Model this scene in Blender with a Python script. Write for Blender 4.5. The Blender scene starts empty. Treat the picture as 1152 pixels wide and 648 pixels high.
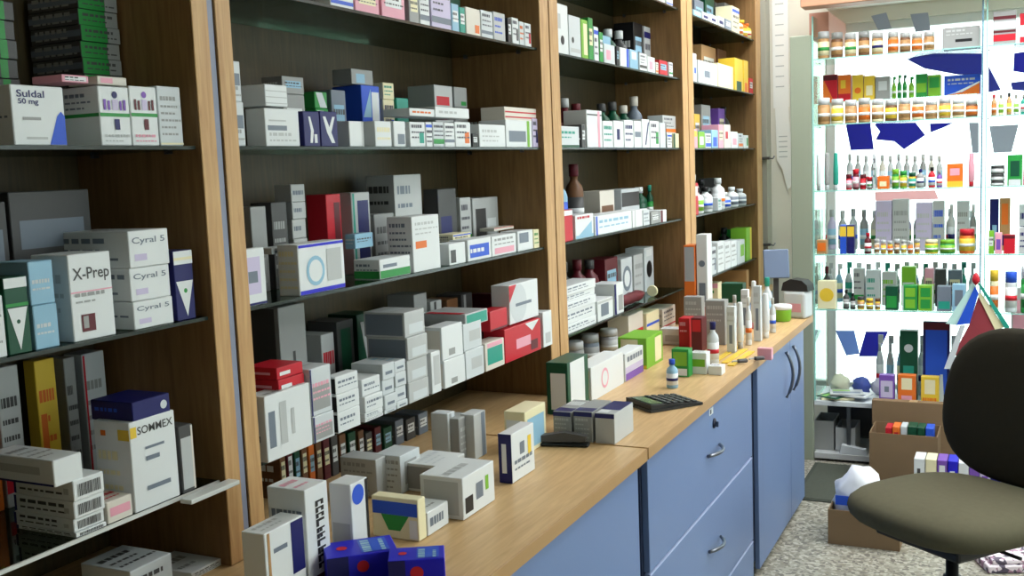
import bpy, bmesh, math, random
from mathutils import Vector, Matrix
random.seed(7)
COL = bpy.context.scene.collection
PI = math.pi
# ------------------------------------------------------------------ survey: pixel <-> room
F = 1170.0; CX, CY = 576.0, 324.0; H = 1.62          # focal length in px of the 1152x648 frame, eye height
def _basis():
    d = Vector((1145-CX, -(168-CY), -F)).normalized()
    e = Vector((145-CX, -(208-CY), -F))
    up = d.cross(e).normalized()
    if up.y < 0: up = -up
    x = d.cross(up)
    return Matrix((x, d, up)).transposed()
M = _basis(); MT = M.transposed()
def ray(px, py): return MT @ Vector((px-CX, -(py-CY), -F))
def onz(px, py, z): r = ray(px, py); return r*((z-H)/r.z)+Vector((0, 0, H))
def onx(px, py, x): r = ray(px, py); return r*(x/r.x)+Vector((0, 0, H))
def ony(px, py, y): r = ray(px, py); return r*(y/r.y)+Vector((0, 0, H))
def yat(px, x, z):      # y on the line (x, ., z) seen in column px
    a = M @ Vector((x, 0, z-H)); b = M.col[1]; u = (px-CX)/F
    return -(a.x+u*a.z)/(b.x+u*b.z)
def xat(px, y, z):
    a = M @ Vector((0, y, z-H)); b = M.col[0]; u = (px-CX)/F
    return -(a.x+u*a.z)/(b.x+u*b.z)
def zat(py, x, y):      # z above (x, y) seen in row py
    a = M @ Vector((x, y, -H)); b = M.col[2]; v = (CY-py)/F
    return -(a.y+v*a.z)/(b.y+v*b.z)
# ------------------------------------------------------------------ materials
def lin(c):
    c /= 255.0
    return c/12.92 if c <= .04045 else ((c+.055)/1.055)**2.4
def rgb(r, g, b): return (lin(r), lin(g), lin(b), 1)
MATS = {}
def mat(name, col, rough=.5, metal=0, spec=.4, noise=0, nscale=40, emit=0, trans=0):
    if name in MATS: return MATS[name]
    m = bpy.data.materials.new(name); m.use_nodes = True; nt = m.node_tree
    p = nt.nodes['Principled BSDF']; p.inputs['Base Color'].default_value = col
    p.inputs['Roughness'].default_value = rough; p.inputs['Metallic'].default_value = metal
    p.inputs['Specular IOR Level'].default_value = spec
    if noise:
        tc = nt.nodes.new('ShaderNodeTexCoord'); n = nt.nodes.new('ShaderNodeTexNoise'); n.inputs['Scale'].default_value = nscale
        n.inputs['Detail'].default_value = 4
        nt.links.new(tc.outputs['Object'], n.inputs['Vector'])
        mr = nt.nodes.new('ShaderNodeMapRange'); mr.inputs['To Min'].default_value = 1-noise; mr.inputs['To Max'].default_value = 1+noise
        nt.links.new(n.outputs['Fac'], mr.inputs['Value'])
        mx = nt.nodes.new('ShaderNodeVectorMath'); mx.operation = 'SCALE'; mx.inputs[0].default_value = col[:3]
        nt.links.new(mr.outputs['Result'], mx.inputs['Scale']); nt.links.new(mx.outputs['Vector'], p.inputs['Base Color'])
    if emit:
        p.inputs['Emission Color'].default_value = col; p.inputs['Emission Strength'].default_value = emit
    MATS[name] = m; return m
def wood_mat(name, c1, c2, axis, rough=.45, scale=6):
    m = bpy.data.materials.new(name); m.use_nodes = True; nt = m.node_tree; p = nt.nodes['Principled BSDF']
    tc = nt.nodes.new('ShaderNodeTexCoord'); mp = nt.nodes.new('ShaderNodeMapping')
    s = [14, 14, 14]; s[axis] = 1.1; mp.inputs['Scale'].default_value = s
    n = nt.nodes.new('ShaderNodeTexNoise'); n.inputs['Scale'].default_value = scale; n.inputs['Detail'].default_value = 6; n.inputs['Distortion'].default_value = .6
    cr = nt.nodes.new('ShaderNodeValToRGB'); cr.color_ramp.elements[0].position = .3; cr.color_ramp.elements[1].position = .72
    cr.color_ramp.elements[0].color = c1; cr.color_ramp.elements[1].color = c2
    nt.links.new(tc.outputs['Object'], mp.inputs['Vector']); nt.links.new(mp.outputs['Vector'], n.inputs['Vector'])
    nt.links.new(n.outputs['Fac'], cr.inputs['Fac']); nt.links.new(cr.outputs['Color'], p.inputs['Base Color'])
    p.inputs['Roughness'].default_value = rough; p.inputs['Specular IOR Level'].default_value = .35
    return m
def glass_mat(name, tint, gloss=.12, rough=.02):
    m = bpy.data.materials.new(name); m.use_nodes = True; nt = m.node_tree; nt.nodes.clear()
    out = nt.nodes.new('ShaderNodeOutputMaterial'); t = nt.nodes.new('ShaderNodeBsdfTransparent'); g = nt.nodes.new('ShaderNodeBsdfGlossy')
    t.inputs['Color'].default_value = tint; g.inputs['Roughness'].default_value = rough; g.inputs['Color'].default_value = (.8, .9, .85, 1)
    lw = nt.nodes.new('ShaderNodeFresnel'); lw.inputs['IOR'].default_value = 1.45
    ma = nt.nodes.new('ShaderNodeMath'); ma.operation = 'MULTIPLY'; ma.inputs[1].default_value = gloss/.12*.8
    mx = nt.nodes.new('ShaderNodeMixShader')
    nt.links.new(lw.outputs['Fac'], ma.inputs[0]); nt.links.new(ma.outputs[0], mx.inputs['Fac'])
    nt.links.new(t.outputs[0], mx.inputs[1]); nt.links.new(g.outputs[0], mx.inputs[2]); nt.links.new(mx.outputs[0], out.inputs['Surface'])
    return m
PAL = {  # code: (word, sRGB)
 'w': ('white', (218, 222, 222)), 'v': ('white', (200, 206, 208)), 'u': ('off-white', (214, 208, 196)), 'g': ('grey', (150, 152, 150)), 'l': ('light grey', (182, 185, 184)),
 'd': ('dark grey', (72, 72, 72)), 'k': ('black', (22, 22, 24)), 'b': ('blue', (38, 84, 200)), 'c': ('light blue', (140, 182, 205)), 'n': ('navy', (22, 26, 92)),
 'r': ('red', (190, 28, 44)), 'm': ('maroon', (92, 24, 34)), 'o': ('orange', (222, 112, 38)), 'y': ('yellow', (225, 190, 60)), 'G': ('green', (40, 140, 62)), 'D': ('dark green', (14, 74, 50)),
 't': ('teal', (40, 150, 130)), 'p': ('pink', (226, 160, 176)), 'P': ('purple', (120, 80, 170)), 'V': ('vivid blue', (28, 26, 190)), 'T': ('tan', (176, 136, 90)), 'B': ('brown', (112, 76, 48)),
 'L': ('lime green', (120, 178, 50)), 'a': ('amber', (120, 62, 20)), 's': ('silver', (170, 172, 176)), 'e': ('cream', (228, 220, 180)), 'i': ('lilac', (196, 186, 214)),
 'q': ('slate grey', (112, 122, 134))}
def pm(c): w, v = PAL[c]; return mat('print_'+w.replace(' ', '_').replace('-', '_')+'_'+c.lower()+('x' if c.isupper() else ''), rgb(*v), .42, spec=.35)
INK = mat('ink_grey', rgb(92, 92, 100), .6)
# ------------------------------------------------------------------ object helpers
def tag(o, label=None, cat=None, group=None, kind=None):
    if label: o['label'] = label
    if cat: o['category'] = cat
    if group: o['group'] = group
    if kind: o['kind'] = kind
    return o
def link(name, me, parent=None, loc=None, rz=0, rot=None):
    o = bpy.data.objects.new(name, me); COL.objects.link(o)
    if loc is not None: o.location = loc
    o.rotation_euler = rot if rot else (0, 0, rz)
    if parent: o.parent = parent
    return o
def empty(name, loc=(0, 0, 0), rz=0): return link(name, None, None, loc, rz)
class MB:
    """collects shapes for ONE mesh"""
    def __init__(s): s.bm = bmesh.new(); s.mats = []
    def mi(s, m):
        if m not in s.mats: s.mats.append(m)
        return s.mats.index(m)
    def box(s, x0, x1, y0, y1, z0, z1, m, bev=0, rot=None, seg=1):
        r = bmesh.ops.create_cube(s.bm, size=1)
        c = Vector(((x0+x1)/2, (y0+y1)/2, (z0+z1)/2))
        for v in r['verts']:
            v.co = Vector((v.co.x*(x1-x0), v.co.y*(y1-y0), v.co.z*(z1-z0)))
        fs = set(f for v in r['verts'] for f in v.link_faces); i = s.mi(m)
        for f in fs: f.material_index = i
        vs = r['verts']
        if bev:
            es = list(set(e for f in fs for e in f.edges))
            q = bmesh.ops.bevel(s.bm, geom=es, offset=bev, segments=seg, affect='EDGES', profile=.5)
            vs = list(set(v for f in q['faces'] for v in f.verts) | set(v for v in vs if v.is_valid))
            for f in q['faces']: f.material_index = i
        for v in vs:
            if rot: v.co = rot @ v.co
            v.co += c
        return vs
    def poly(s, pts, m):
        vs = [s.bm.verts.new(p) for p in pts]
        f = s.bm.faces.new(vs); f.material_index = s.mi(m); return f
    def prism(s, pts, vec, m):
        vec = Vector(vec); a = [s.bm.verts.new(p) for p in pts]; b = [s.bm.verts.new(Vector(p)+vec) for p in pts]; i = s.mi(m); n = len(pts)
        fs = [s.bm.faces.new(a), s.bm.faces.new(b[::-1])]+[s.bm.faces.new((a[k], b[k], b[(k+1) % n], a[(k+1) % n])) for k in range(n)]
        for f in fs: f.material_index = i
        bmesh.ops.recalc_face_normals(s.bm, faces=fs)
    def lathe(s, prof, m, seg=16, c=(0, 0, 0), smooth=True, axis='z'):
        i = s.mi(m); rings = []
        for r, z in prof:
            ring = []
            for k in range(seg):
                a = 2*PI*k/seg; p = Vector((r*math.cos(a), r*math.sin(a), z))
                if axis == 'y': p = Vector((p.x, p.z, p.y))
                if axis == 'x': p = Vector((p.z, p.y, p.x))
                ring.append(s.bm.verts.new(p+Vector(c)))
            rings.append(ring)
        fs = []
        for a, b in zip(rings, rings[1:]):
            for k in range(seg):
                f = s.bm.faces.new((a[k], a[(k+1) % seg], b[(k+1) % seg], b[k])); f.smooth = smooth; fs.append(f)
        fs += [s.bm.faces.new(rings[0][::-1]), s.bm.faces.new(rings[-1])]
        for f in fs: f.material_index = i
        bmesh.ops.recalc_face_normals(s.bm, faces=fs)
    def tube(s, pts, r, m, seg=8):
        pts = [Vector(p) for p in pts]; i = s.mi(m); rings = []
        for k, p in enumerate(pts):
            t = (pts[min(k+1, len(pts)-1)]-pts[max(k-1, 0)]).normalized()
            u = t.cross(Vector((0, 0, 1)) if abs(t.z) < .9 else Vector((1, 0, 0))).normalized(); w = t.cross(u)
            rr = r[k] if isinstance(r, (list, tuple)) else r
            rings.append([s.bm.verts.new(p+(u*math.cos(2*PI*j/seg)+w*math.sin(2*PI*j/seg))*rr) for j in range(seg)])
        fs = []
        for a, b in zip(rings, rings[1:]):
            for j in range(seg):
                f = s.bm.faces.new((a[j], a[(j+1) % seg], b[(j+1) % seg], b[j])); f.smooth = True; fs.append(f)
        fs += [s.bm.faces.new(rings[0][::-1]), s.bm.faces.new(rings[-1])]
        for f in fs: f.material_index = i
        bmesh.ops.recalc_face_normals(s.bm, faces=fs)
    def add_mesh(s, me, mx, m):
        t = me.copy(); t.transform(mx); i = s.mi(m)
        for p in t.polygons: p.material_index = i
        s.bm.from_mesh(t); bpy.data.meshes.remove(t)
    def mesh(s, name):
        me = bpy.data.meshes.new(name); s.bm.to_mesh(me); s.bm.free()
        for m in s.mats: me.materials.append(m)
        return me
    def build(s, name, parent=None, loc=None, rz=0, rot=None): return link(name, s.mesh(name), parent, loc, rz, rot)
TXT = {}
def text_mesh(t):
    if t in TXT: return TXT[t]
    cu = bpy.data.curves.new('lettering', 'FONT'); cu.body = t; cu.resolution_u = 3; cu.offset = .012
    o = bpy.data.objects.new('lettering', cu); COL.objects.link(o)
    dg = bpy.context.evaluated_depsgraph_get(); me = bpy.data.meshes.new_from_object(o.evaluated_get(dg))
    bpy.data.objects.remove(o); xs = [v.co.x for v in me.vertices]; ys = [v.co.y for v in me.vertices]
    for v in me.vertices: v.co.x = (v.co.x-min(xs))/(max(xs)-min(xs)); v.co.y = (v.co.y-min(ys))/(max(ys)-min(ys))
    TXT[t] = me; return me
# ------------------------------------------------------------------ cartons: local frame +x = front, y = width 0..w, -x = depth
def decorate(mb, w, d, h, decs, rnd):
    O = .0004
    def P(face, u, v, o=O):
        if face == 'F': return Vector((o, u*w, v*h))
        if face == 'S': return Vector((-d+u*d, -o, v*h))
        return Vector((-v*d, u*w, h+o))
    def dims(face): return (w, h) if face == 'F' else (d, h) if face == 'S' else (w, d)
    def rect(face, u0, u1, v0, v1, m, o=O):
        mb.poly([P(face, u0, v0, o), P(face, u1, v0, o), P(face, u1, v1, o), P(face, u0, v1, o)], m)
    layer = 0
    for dc in decs:
        layer += 1; o = O+layer*.00012
        face, k = dc[0], dc[1]; a = dc.split(':')[1:]; fw, fh = dims(face)
        if k == 't':      # lines of small print:  Ft:ink:v0:v1:size
            m = pm(a[0]) if a and a[0] else INK; v0 = float(a[1]) if len(a) > 1 else .12; v1 = float(a[2]) if len(a) > 2 else .88
            n = int(a[3]) if len(a) > 3 else 4
            lh = (v1-v0)/n
            for r in range(n):
                v = v1-(r+.75)*lh; big = lh*(.6 if r == 0 else .3); u = .1; end = rnd.uniform(.55, .92)
                while u < end:
                    ww = rnd.uniform(.05, .16); ww = min(ww, .93-u)
                    rect(face, u, u+ww, v, v+big, m, o); u += ww+.035
        elif k == 'b':    # horizontal band  Fb:col:v0:v1
            rect(face, .012, .988, float(a[1]), float(a[2]), pm(a[0]), o)
        elif k == 'c':    # vertical band
            rect(face, float(a[1]), float(a[2]), .012, .988, pm(a[0]), o)
        elif k == 'r':
            rect(face, *[float(q) for q in a[1:5]], pm(a[0]), o)
        elif k == 'o':    # disc  Fo:col:u:v:r(of height)
            u, v, r = [float(q) for q in a[1:4]]; R = r*min(fw, fh)
            pts = []
            for j in range(20):
                uu = u+R/fw*math.cos(2*PI*j/20); vv = v+R/fh*math.sin(2*PI*j/20)
                pts.append(P(face, min(max(uu, .01), .99), min(max(vv, .01), .99), o))
            mb.poly(pts, pm(a[0]))
        elif k == 'y':    # polygon  Fy:col:u,v:u,v...
            mb.poly([P(face, *[float(z) for z in q.split(',')], o) for q in a[1:]], pm(a[0]))
        elif k == 'z':    # barcode Fz:u0:u1:v0:v1
            u0, u1, v0, v1 = [float(q) for q in a[:4]]; u = u0
            while u < u1:
                ww = rnd.choice((.012, .02, .03)); rect(face, u, min(u+ww, u1), v0, v1, pm('d'), o); u += ww+rnd.choice((.012, .02))
        elif k == 'w':    # a word  Fw:col:text:u0:u1:v0:v1[:v] (v = reads downwards)
            m = pm(a[0]); u0, u1, v0, v1 = [float(q) for q in a[2:6]]; me = text_mesh(a[1].replace('_', ' '))
            if len(a) > 6:
                mx = Matrix(((0, fw*(u1-u0), 0), (-fh*(v1-v0), 0, 0), (0, 0, 1)))
                base = (u0, v1)
            else:
                mx = Matrix(((fw*(u1-u0), 0, 0), (0, fh*(v1-v0), 0), (0, 0, 1))); base = (u0, v0)
            ux = (P(face, 1, 0, 0)-P(face, 0, 0, 0)).normalized(); vx = (P(face, 0, 1, 0)-P(face, 0, 0, 0)).normalized(); nx = ux.cross(vx)
            B = Matrix((ux, vx, nx)).transposed().to_4x4(); q = B @ mx.to_4x4(); q.translation = P(face, base[0], base[1], o)
            mb.add_mesh(me, q, m)
        elif k == 'v':    # bold illegible vertical lettering  Fv:col:u0:u1:v0:v1
            u0, u1, v0, v1 = [float(q) for q in a[1:5]]; v = v1; m = pm(a[0])
            while v > v0+.02:
                s_ = rnd.uniform(.05, .085); rect(face, u0, u1, v-s_*.32, v, m, o)
                c_ = rnd.choice((u0, (u0+u1)/2-.05, u1-.12)); rect(face, c_, c_+.12, v-s_*.85, v-s_*.3, m, o+.00004)
                if rnd.random() < .6: rect(face, u0, u0+.12, v-s_*.95, v-s_*.3, m, o+.00006)
                v -= s_*1.12
        elif k == 'l':    # flap seam
            rect(face, .02, .98, .9, .9+.0012/fh*1.0, pm('g'), o)
def carton_mesh(w, d, h, base, decs, rnd):
    mb = MB(); b = min(.0014, w*.08, h*.08)
    mb.box(-d, 0, 0, w, 0, h, pm(base), bev=b)
    # tuck flap slot: a slightly proud lid panel on the top edge of the end face
    decorate(mb, w, d, h, decs, rnd)
    return mb.mesh('medicine_carton')
def carton(w, d, h, base, decs, loc, rz=0, rnd=random):
    o = link('medicine_carton', carton_mesh(w, d, h, base, decs, rnd), None, loc, rz); return o
# ------------------------------------------------------------------ bottles, jars, tubes: body on top level, cap and label as parts
def bottle(r, h, body, cap, lab, loc, shape='bottle', rnd=random):
    mb = MB(); bmx = pm(body)
    if shape == 'bottle':
        mb.lathe([(r*.9, 0), (r, h*.03), (r, h*.60), (r*.85, h*.68), (r*.42, h*.76), (r*.42, h*.84)], bmx)
        c0, c1, cr = h*.82, h, r*.52; l0, l1 = h*.12, h*.52
    elif shape == 'jar':
        mb.lathe([(r*.92, 0), (r, h*.05), (r, h*.70), (r*.86, h*.76)], bmx); c0, c1, cr = h*.74, h, r*.95; l0, l1 = h*.12, h*.62
    elif shape == 'spray':
        mb.lathe([(r*.92, 0), (r, h*.04), (r, h*.55), (r*.6, h*.68), (r*.3, h*.74)], bmx); c0, c1, cr = h*.72, h*.86, r*.4; l0, l1 = h*.1, h*.5
    else:  # tube standing on its cap
        mb.lathe([(r*.75, h*.14), (r, h*.18), (r*.95, h*.6), (r*.7, h*.97), (r*.6, h)], bmx); c0, c1, cr = 0, h*.145, r*.78; l0, l1 = h*.3, h*.34
    o = mb.build({'bottle': 'medicine_bottle', 'jar': 'medicine_jar', 'spray': 'spray_bottle', 'tube': 'ointment_tube'}[shape], None, loc)
    mb = MB(); mb.lathe([(cr, c0), (cr, c1-h*.01), (cr*.92, c1)], pm(cap))
    if shape == 'spray': mb.box(-cr, cr*2.2, -cr*.5, cr*.5, h*.86, h, pm(cap))
    mb.build('cap', o)
    if shape != 'tube':
        mb = MB(); mb.lathe([(r*1.015, l0), (r*1.015, l1)], pm(lab)); mb.lathe([(r*1.02, l0+(l1-l0)*.35), (r*1.02, l0+(l1-l0)*.6)], pm(rnd.choice('bGron')) if lab in 'wvue' else pm('w')); mb.build('label_sleeve', o)
    return o
SHELF_T = .007
LV = {0: .88, 1: 1.045+SHELF_T, 2: 1.362+SHELF_T, 3: 1.68+SHELF_T, 4: 1.99+SHELF_T, 5: 2.295+SHELF_T}
ORD = ['first', 'second', 'third', 'fourth', 'fifth', 'sixth', 'seventh', 'eighth', 'ninth', 'tenth', 'eleventh', 'twelfth', 'thirteenth', 'fourteenth', 'fifteenth', 'sixteenth', 'seventeenth', 'eighteenth', 'nineteenth', 'twentieth', 'twenty-first', 'twenty-second', 'twenty-third', 'twenty-fourth', 'twenty-fifth', 'twenty-sixth']
SHN = {0: 'worktop', 1: 'first shelf', 2: 'second shelf', 3: 'third shelf', 4: 'fourth shelf', 5: 'fifth shelf'}
BAYN = {1: 'near bay', 2: 'second bay', 3: 'third bay', 4: 'last bay'}
def describe(base, decs, noun):
    w = PAL[base][0]; col = None
    for dc in decs:
        if dc[1] in 'bcroy' and ':' in dc:
            c = dc.split(':')[1]
            if PAL[c][0] != w: col = (PAL[c][0], {'b': 'band', 'c': 'stripe', 'r': 'panel', 'o': 'spot', 'y': 'corner'}[dc[1]]); break
    return f"{w} {noun}" + (f" with {col[0]} {col[1]}" if col else '')
def row(bay, shelf, kind, text, xf=-1.385, z=None, dep=.09, front='x', place=None, group=None):
    """one row of goods.  line: px_left px_right row_of_top[,next top...] base decor..   options d.1 x-1.4 k:bottle:cap:label L:label"""
    z0 = LV[shelf] if z is None else z; last = -1e9; idx = 0; sidx = -1
    place = place or (f"{SHN[shelf]}, {BAYN[bay]}")
    for ln in text.strip().splitlines():
        tk = ln.split()
        if not tk or tk[0].startswith('#'): continue
        pl, pr = float(tk[0]), float(tk[1]); tops = [float(q) for q in tk[2].split(',')]
        d, X, shape, lab, base, decs, yaw, zb, name = dep, xf, None, None, 'w', [], 0, z0, None
        cap = lb = 'w'; seen = False
        for q in tk[3:]:
            if q[0] == 'd' and len(q) > 1 and q[1] == '.': d = float(q[1:])
            elif q[0] == 'x' and q[1] in '-0123456789.': X = float(q[1:])
            elif q.startswith('k:'): _, shape, cap, lb = q.split(':')
            elif q.startswith('L:'): lab = q[2:].replace('_', ' ')
            elif q.startswith('N:'): name = q[2:]
            elif q.startswith('a:'): yaw = float(q[2:])
            elif q.startswith('z:'): zb = z0+float(q[2:])
            elif not seen: base = q; seen = True
            else: decs.append(q)
        if front == 'x':
            y0, y1 = yat(pl, X, zb), yat(pr, X, zb)
            if bay in BY and X < -1.34: y0 = max(y0, BY[bay][0]+.001); y1 = min(y1, BY[bay][1]-.001)
            d = min(d, X+1.672) if X < -1.3 else d
            y0 = max(y0, last+.0012); y1 = max(y1, y0+.008)
            if kind != 'top': last = y1
            ym = (y0+y1)/2; zs = [zat(t, X, ym) for t in tops]; w = y1-y0
        else:
            x0, x1 = xat(pl, X, zb), xat(pr, X, zb)
            if 5.58 < X < 6: x0 = max(x0, -.948)
            x0 = max(x0, last+.0012); x1 = max(x1, x0+.008)
            if kind != 'top': last = x1
            zs = [zat(t, (x0+x1)/2, X) for t in tops]; w = x1-x0
        b = zb; idx += 1; sidx = sidx+1 if len(zs) > 1 else sidx
        for j, zt in enumerate(zs):
            zt = max(zt, b+.008); h = zt-b-.0006; rnd = random.Random(hash((int(pl*10), shelf, j)) & 0xffff)
            dd = list(decs)
            if not decs and not shape: dd, bs = auto_decor(rnd, w, h, base)
            if shape:
                r = min(w/2, .036)
                loc = (X-r, ym, b) if front == 'x' else ((x0+x1)/2, X+r, b)
                o = bottle(r, h, base, cap, lb, loc, shape, rnd); noun = {'bottle': 'bottle', 'jar': 'jar', 'spray': 'spray bottle', 'tube': 'tube'}[shape]
                desc = f"{PAL[base][0]} {noun} with {PAL[cap][0]} cap"; cat = 'bottle' if shape in ('bottle', 'spray') else noun
            else:
                jit = rnd.uniform(-.004, .003) if len(zs) > 1 and j else 0
                if front == 'x': loc = (X+jit, y0, b); rz = math.radians(yaw)
                else: loc = (x0, X-jit, b); rz = -PI/2+math.radians(yaw)
                o = carton(w, d, h, base, dd, loc, rz, rnd); desc = describe(base, dd, 'carton'); cat = 'medicine box'
                if name: o.name = name
            if len(zs) > 1: pos = ['bottom', 'second', 'third', 'fourth', 'fifth', 'sixth'][j] if j < len(zs)-1 else 'top'; pos += f" of {ORD[sidx]} {'upper' if kind == 'top' else kind} stack"
            else: pos = ORD[idx-1]
            rn = {'front': 'in front row', 'back': 'in back row', 'top': 'atop front row'}[kind]
            l = lab if lab and len(zs) == 1 else (f"{lab}, {pos.split(' of')[0]}" if lab else (f"{desc}, {pos}, {place}" if len(zs) > 1 else f"{desc}, {pos} {rn}, {place}"))
            tag(o, l, cat, group or f"goods {rn}, {place}")
            b = zt
def auto_decor(rnd, w, h, base):
    c = rnd.choice('bbnrGdotq'); d = []
    t = rnd.random()
    if base in 'wvulei':
        if t < .35: d = [f'Fb:{c}:{rnd.uniform(.08,.2):.2f}:{rnd.uniform(.24,.34):.2f}', 'Ft::.4:.9:3']
        elif t < .55: d = [f'Fr:{c}:.6:.9:.15:.6', 'Ft::.3:.92:3']
        elif t < .75: d = [f'Fb:{c}:.78:.9', 'Ft::.15:.7:3']
        else: d = [f'Ft:{c}:.2:.85:3']
        if rnd.random() < .5: d.append(f'St:{rnd.choice("gdq")}:.2:.8:3')
        if rnd.random() < .4: d.append('Tt:g:.2:.8:2')
    else:
        d = [f'Fr:{rnd.choice("wwce")}:.15:.85:.35:.75', 'Ft:d:.4:.7:2', 'St:w:.3:.7:2']
    return d, base
# ================================================================== THE SETTING
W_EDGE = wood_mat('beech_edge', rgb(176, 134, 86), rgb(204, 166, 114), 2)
W_IN_SHADED = wood_mat('beech_panel_shaded', rgb(122, 92, 56), rgb(148, 114, 72), 2)  # beech again, browner: shade inside the bays is put into the colour
W_BACK_SHADED = wood_mat('back_board_shaded', rgb(60, 52, 34), rgb(80, 68, 44), 2)  # board darkened in its colour for the shade behind the goods
W_TOP = wood_mat('beech_worktop', rgb(192, 156, 108), rgb(214, 180, 130), 1, .35)
W_TEDGE = mat('worktop_edge', rgb(170, 134, 88), .5)
BLUE = mat('blue_laminate', rgb(108, 130, 170), .38, noise=.03, nscale=3)
GAP = mat('dark_gap', rgb(44, 56, 84), .6)
STRIP = mat('grey_blue_strip', rgb(132, 138, 156), .4)
CHROME = mat('brushed_steel', rgb(120, 124, 132), .3, 1)
GLASS = glass_mat('shelf_glass', (.40, .47, .42, 1)); GEDGE = mat('glass_edge', rgb(38, 48, 44), .2)
CLEAR = glass_mat('display_glass', (.93, .98, .96, 1), .08); CEDGE = mat('display_glass_edge', rgb(150, 205, 195), .2)
WALLM = mat('wall_paint', rgb(226, 222, 208), .8, noise=.02, nscale=4)
BEND = 6.36
def struct(name, mb, **k): return tag(mb.build(name, **k), kind='structure')
# floor: speckled terrazzo
m = mat('terrazzo', rgb(176, 172, 158), .45); nt = m.node_tree; p = nt.nodes['Principled BSDF']
tc = nt.nodes.new('ShaderNodeTexCoord'); vo = nt.nodes.new('ShaderNodeTexVoronoi'); vo.inputs['Scale'].default_value = 75
cr = nt.nodes.new('ShaderNodeValToRGB'); cr.color_ramp.interpolation = 'CONSTANT'
for pos, c in ((0, (104, 100, 90)), (.18, (136, 132, 118)), (.45, (156, 152, 138)), (.72, (176, 172, 158)), (.9, (128, 122, 106))):
    e = cr.color_ramp.elements.new(pos) if pos else cr.color_ramp.elements[0]; e.color = rgb(*c)
cr.color_ramp.elements[-1].color = rgb(172, 168, 154)
sx = nt.nodes.new('ShaderNodeSeparateColor'); nt.links.new(tc.outputs['Object'], vo.inputs['Vector']); nt.links.new(vo.outputs['Color'], sx.inputs[0])
nt.links.new(sx.outputs[0], cr.inputs['Fac']); nt.links.new(cr.outputs['Color'], p.inputs['Base Color'])
TERR = m
mb = MB(); mb.box(-1.8, 2.6, -3.6, BEND+.14, -.1, 0, TERR); struct('floor', mb)
CEILM = mat('ceiling_paint', rgb(232, 230, 222), .9)
mb = MB(); mb.box(-1.8, 2.6, -3.6, BEND+.14, 2.9, 3.0, CEILM); struct('ceiling', mb)
mb = MB(); mb.box(-1.8, -1.70, -3.6, BEND+.14, 0, 2.9, WALLM); struct('wall_left', mb)
mb = MB(); mb.box(2.5, 2.6, -3.6, .2, 0, 2.9, WALLM); mb.box(2.5, 2.6, 4.6, BEND+.14, 0, 2.9, WALLM); mb.box(2.5, 2.6, .2, 4.6, 0, .8, WALLM); mb.box(2.5, 2.6, .2, 4.6, 2.6, 2.9, WALLM); struct('wall_right', mb)
FR2 = mat('added_window_frame', rgb(220, 222, 220), .4); mb = MB()
for q in ((.2, .26, .8, 2.6), (4.54, 4.6, .8, 2.6), (2.37, 2.43, .86, 2.54), (.26, 4.54, .8, .86), (.26, 4.54, 2.54, 2.6)): mb.box(2.53, 2.58, q[0], q[1], q[2], q[3], FR2, .002)
w2 = struct('added_side_window', mb); mb = MB(); mb.box(2.55, 2.556, .26, 4.54, .86, 2.54, CLEAR); tag(mb.build('pane', w2), kind='structure')  # unseen window, added to throw soft daylight from the right
mb = MB(); mb.box(-1.7, 2.5, -3.6, -3.5, 0, 2.9, mat('rear_wall_paint', rgb(150, 140, 120), .8)); struct('wall_behind', mb)
WX0, WX1, WZ0, WZ1 = -1.02, 1.9, .22, 2.38
mb = MB(); mb.box(-1.7, WX0, BEND, BEND+.14, 0, 2.9, WALLM); mb.box(WX1, 2.5, BEND, BEND+.14, 0, 2.9, WALLM)
mb.box(WX0, WX1, BEND, BEND+.14, 0, WZ0, WALLM); mb.box(WX0, WX1, BEND, BEND+.14, WZ1, 2.9, WALLM); struct('wall_far', mb)
FRM = mat('window_frame_white', rgb(225, 228, 225), .4)
mb = MB()
for x0, x1, z0, z1 in ((WX0, WX0+.05, WZ0, WZ1), (WX1-.05, WX1, WZ0, WZ1), (WX0+.05, WX1-.05, WZ0, WZ0+.05), (WX0+.05, WX1-.05, WZ1-.05, WZ1)):
    mb.box(x0, x1, BEND+.04, BEND+.1, z0, z1, FRM, .003)
win = struct('window_1', mb)
mb = MB(); mb.box(WX0+.05, WX1-.05, BEND+.066, BEND+.074, WZ0+.05, WZ1-.05, CLEAR); tag(mb.build('pane', win), kind='structure')
# wooden lintel over the shop window and the boxed pier beside it
LINT = mat('lintel_wood', rgb(176, 132, 104), .5)
mb = MB(); mb.box(-1.0, 2.49, 5.5, 5.62, 2.375, 2.62, LINT, .004); struct('trim_1', mb)
mb = MB(); mb.box(-1.0, 2.49, 5.62, BEND-.001, 2.46, 2.62, CEILM, .004); struct('trim_2', mb)
PIER = mat('pier_grey', rgb(168, 166, 152), .6)
mb = MB(); mb.box(-1.50, -1.335, 6.24, BEND-.001, 0, 2.9, PIER); struct('trim_3', mb)
mb = MB(); mb.box(-1.0, -.90, 5.75, BEND-.001, 2.25, 2.375, mat('pinkish_panel', rgb(206, 150, 132), .6)); struct('trim_4', mb)
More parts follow.
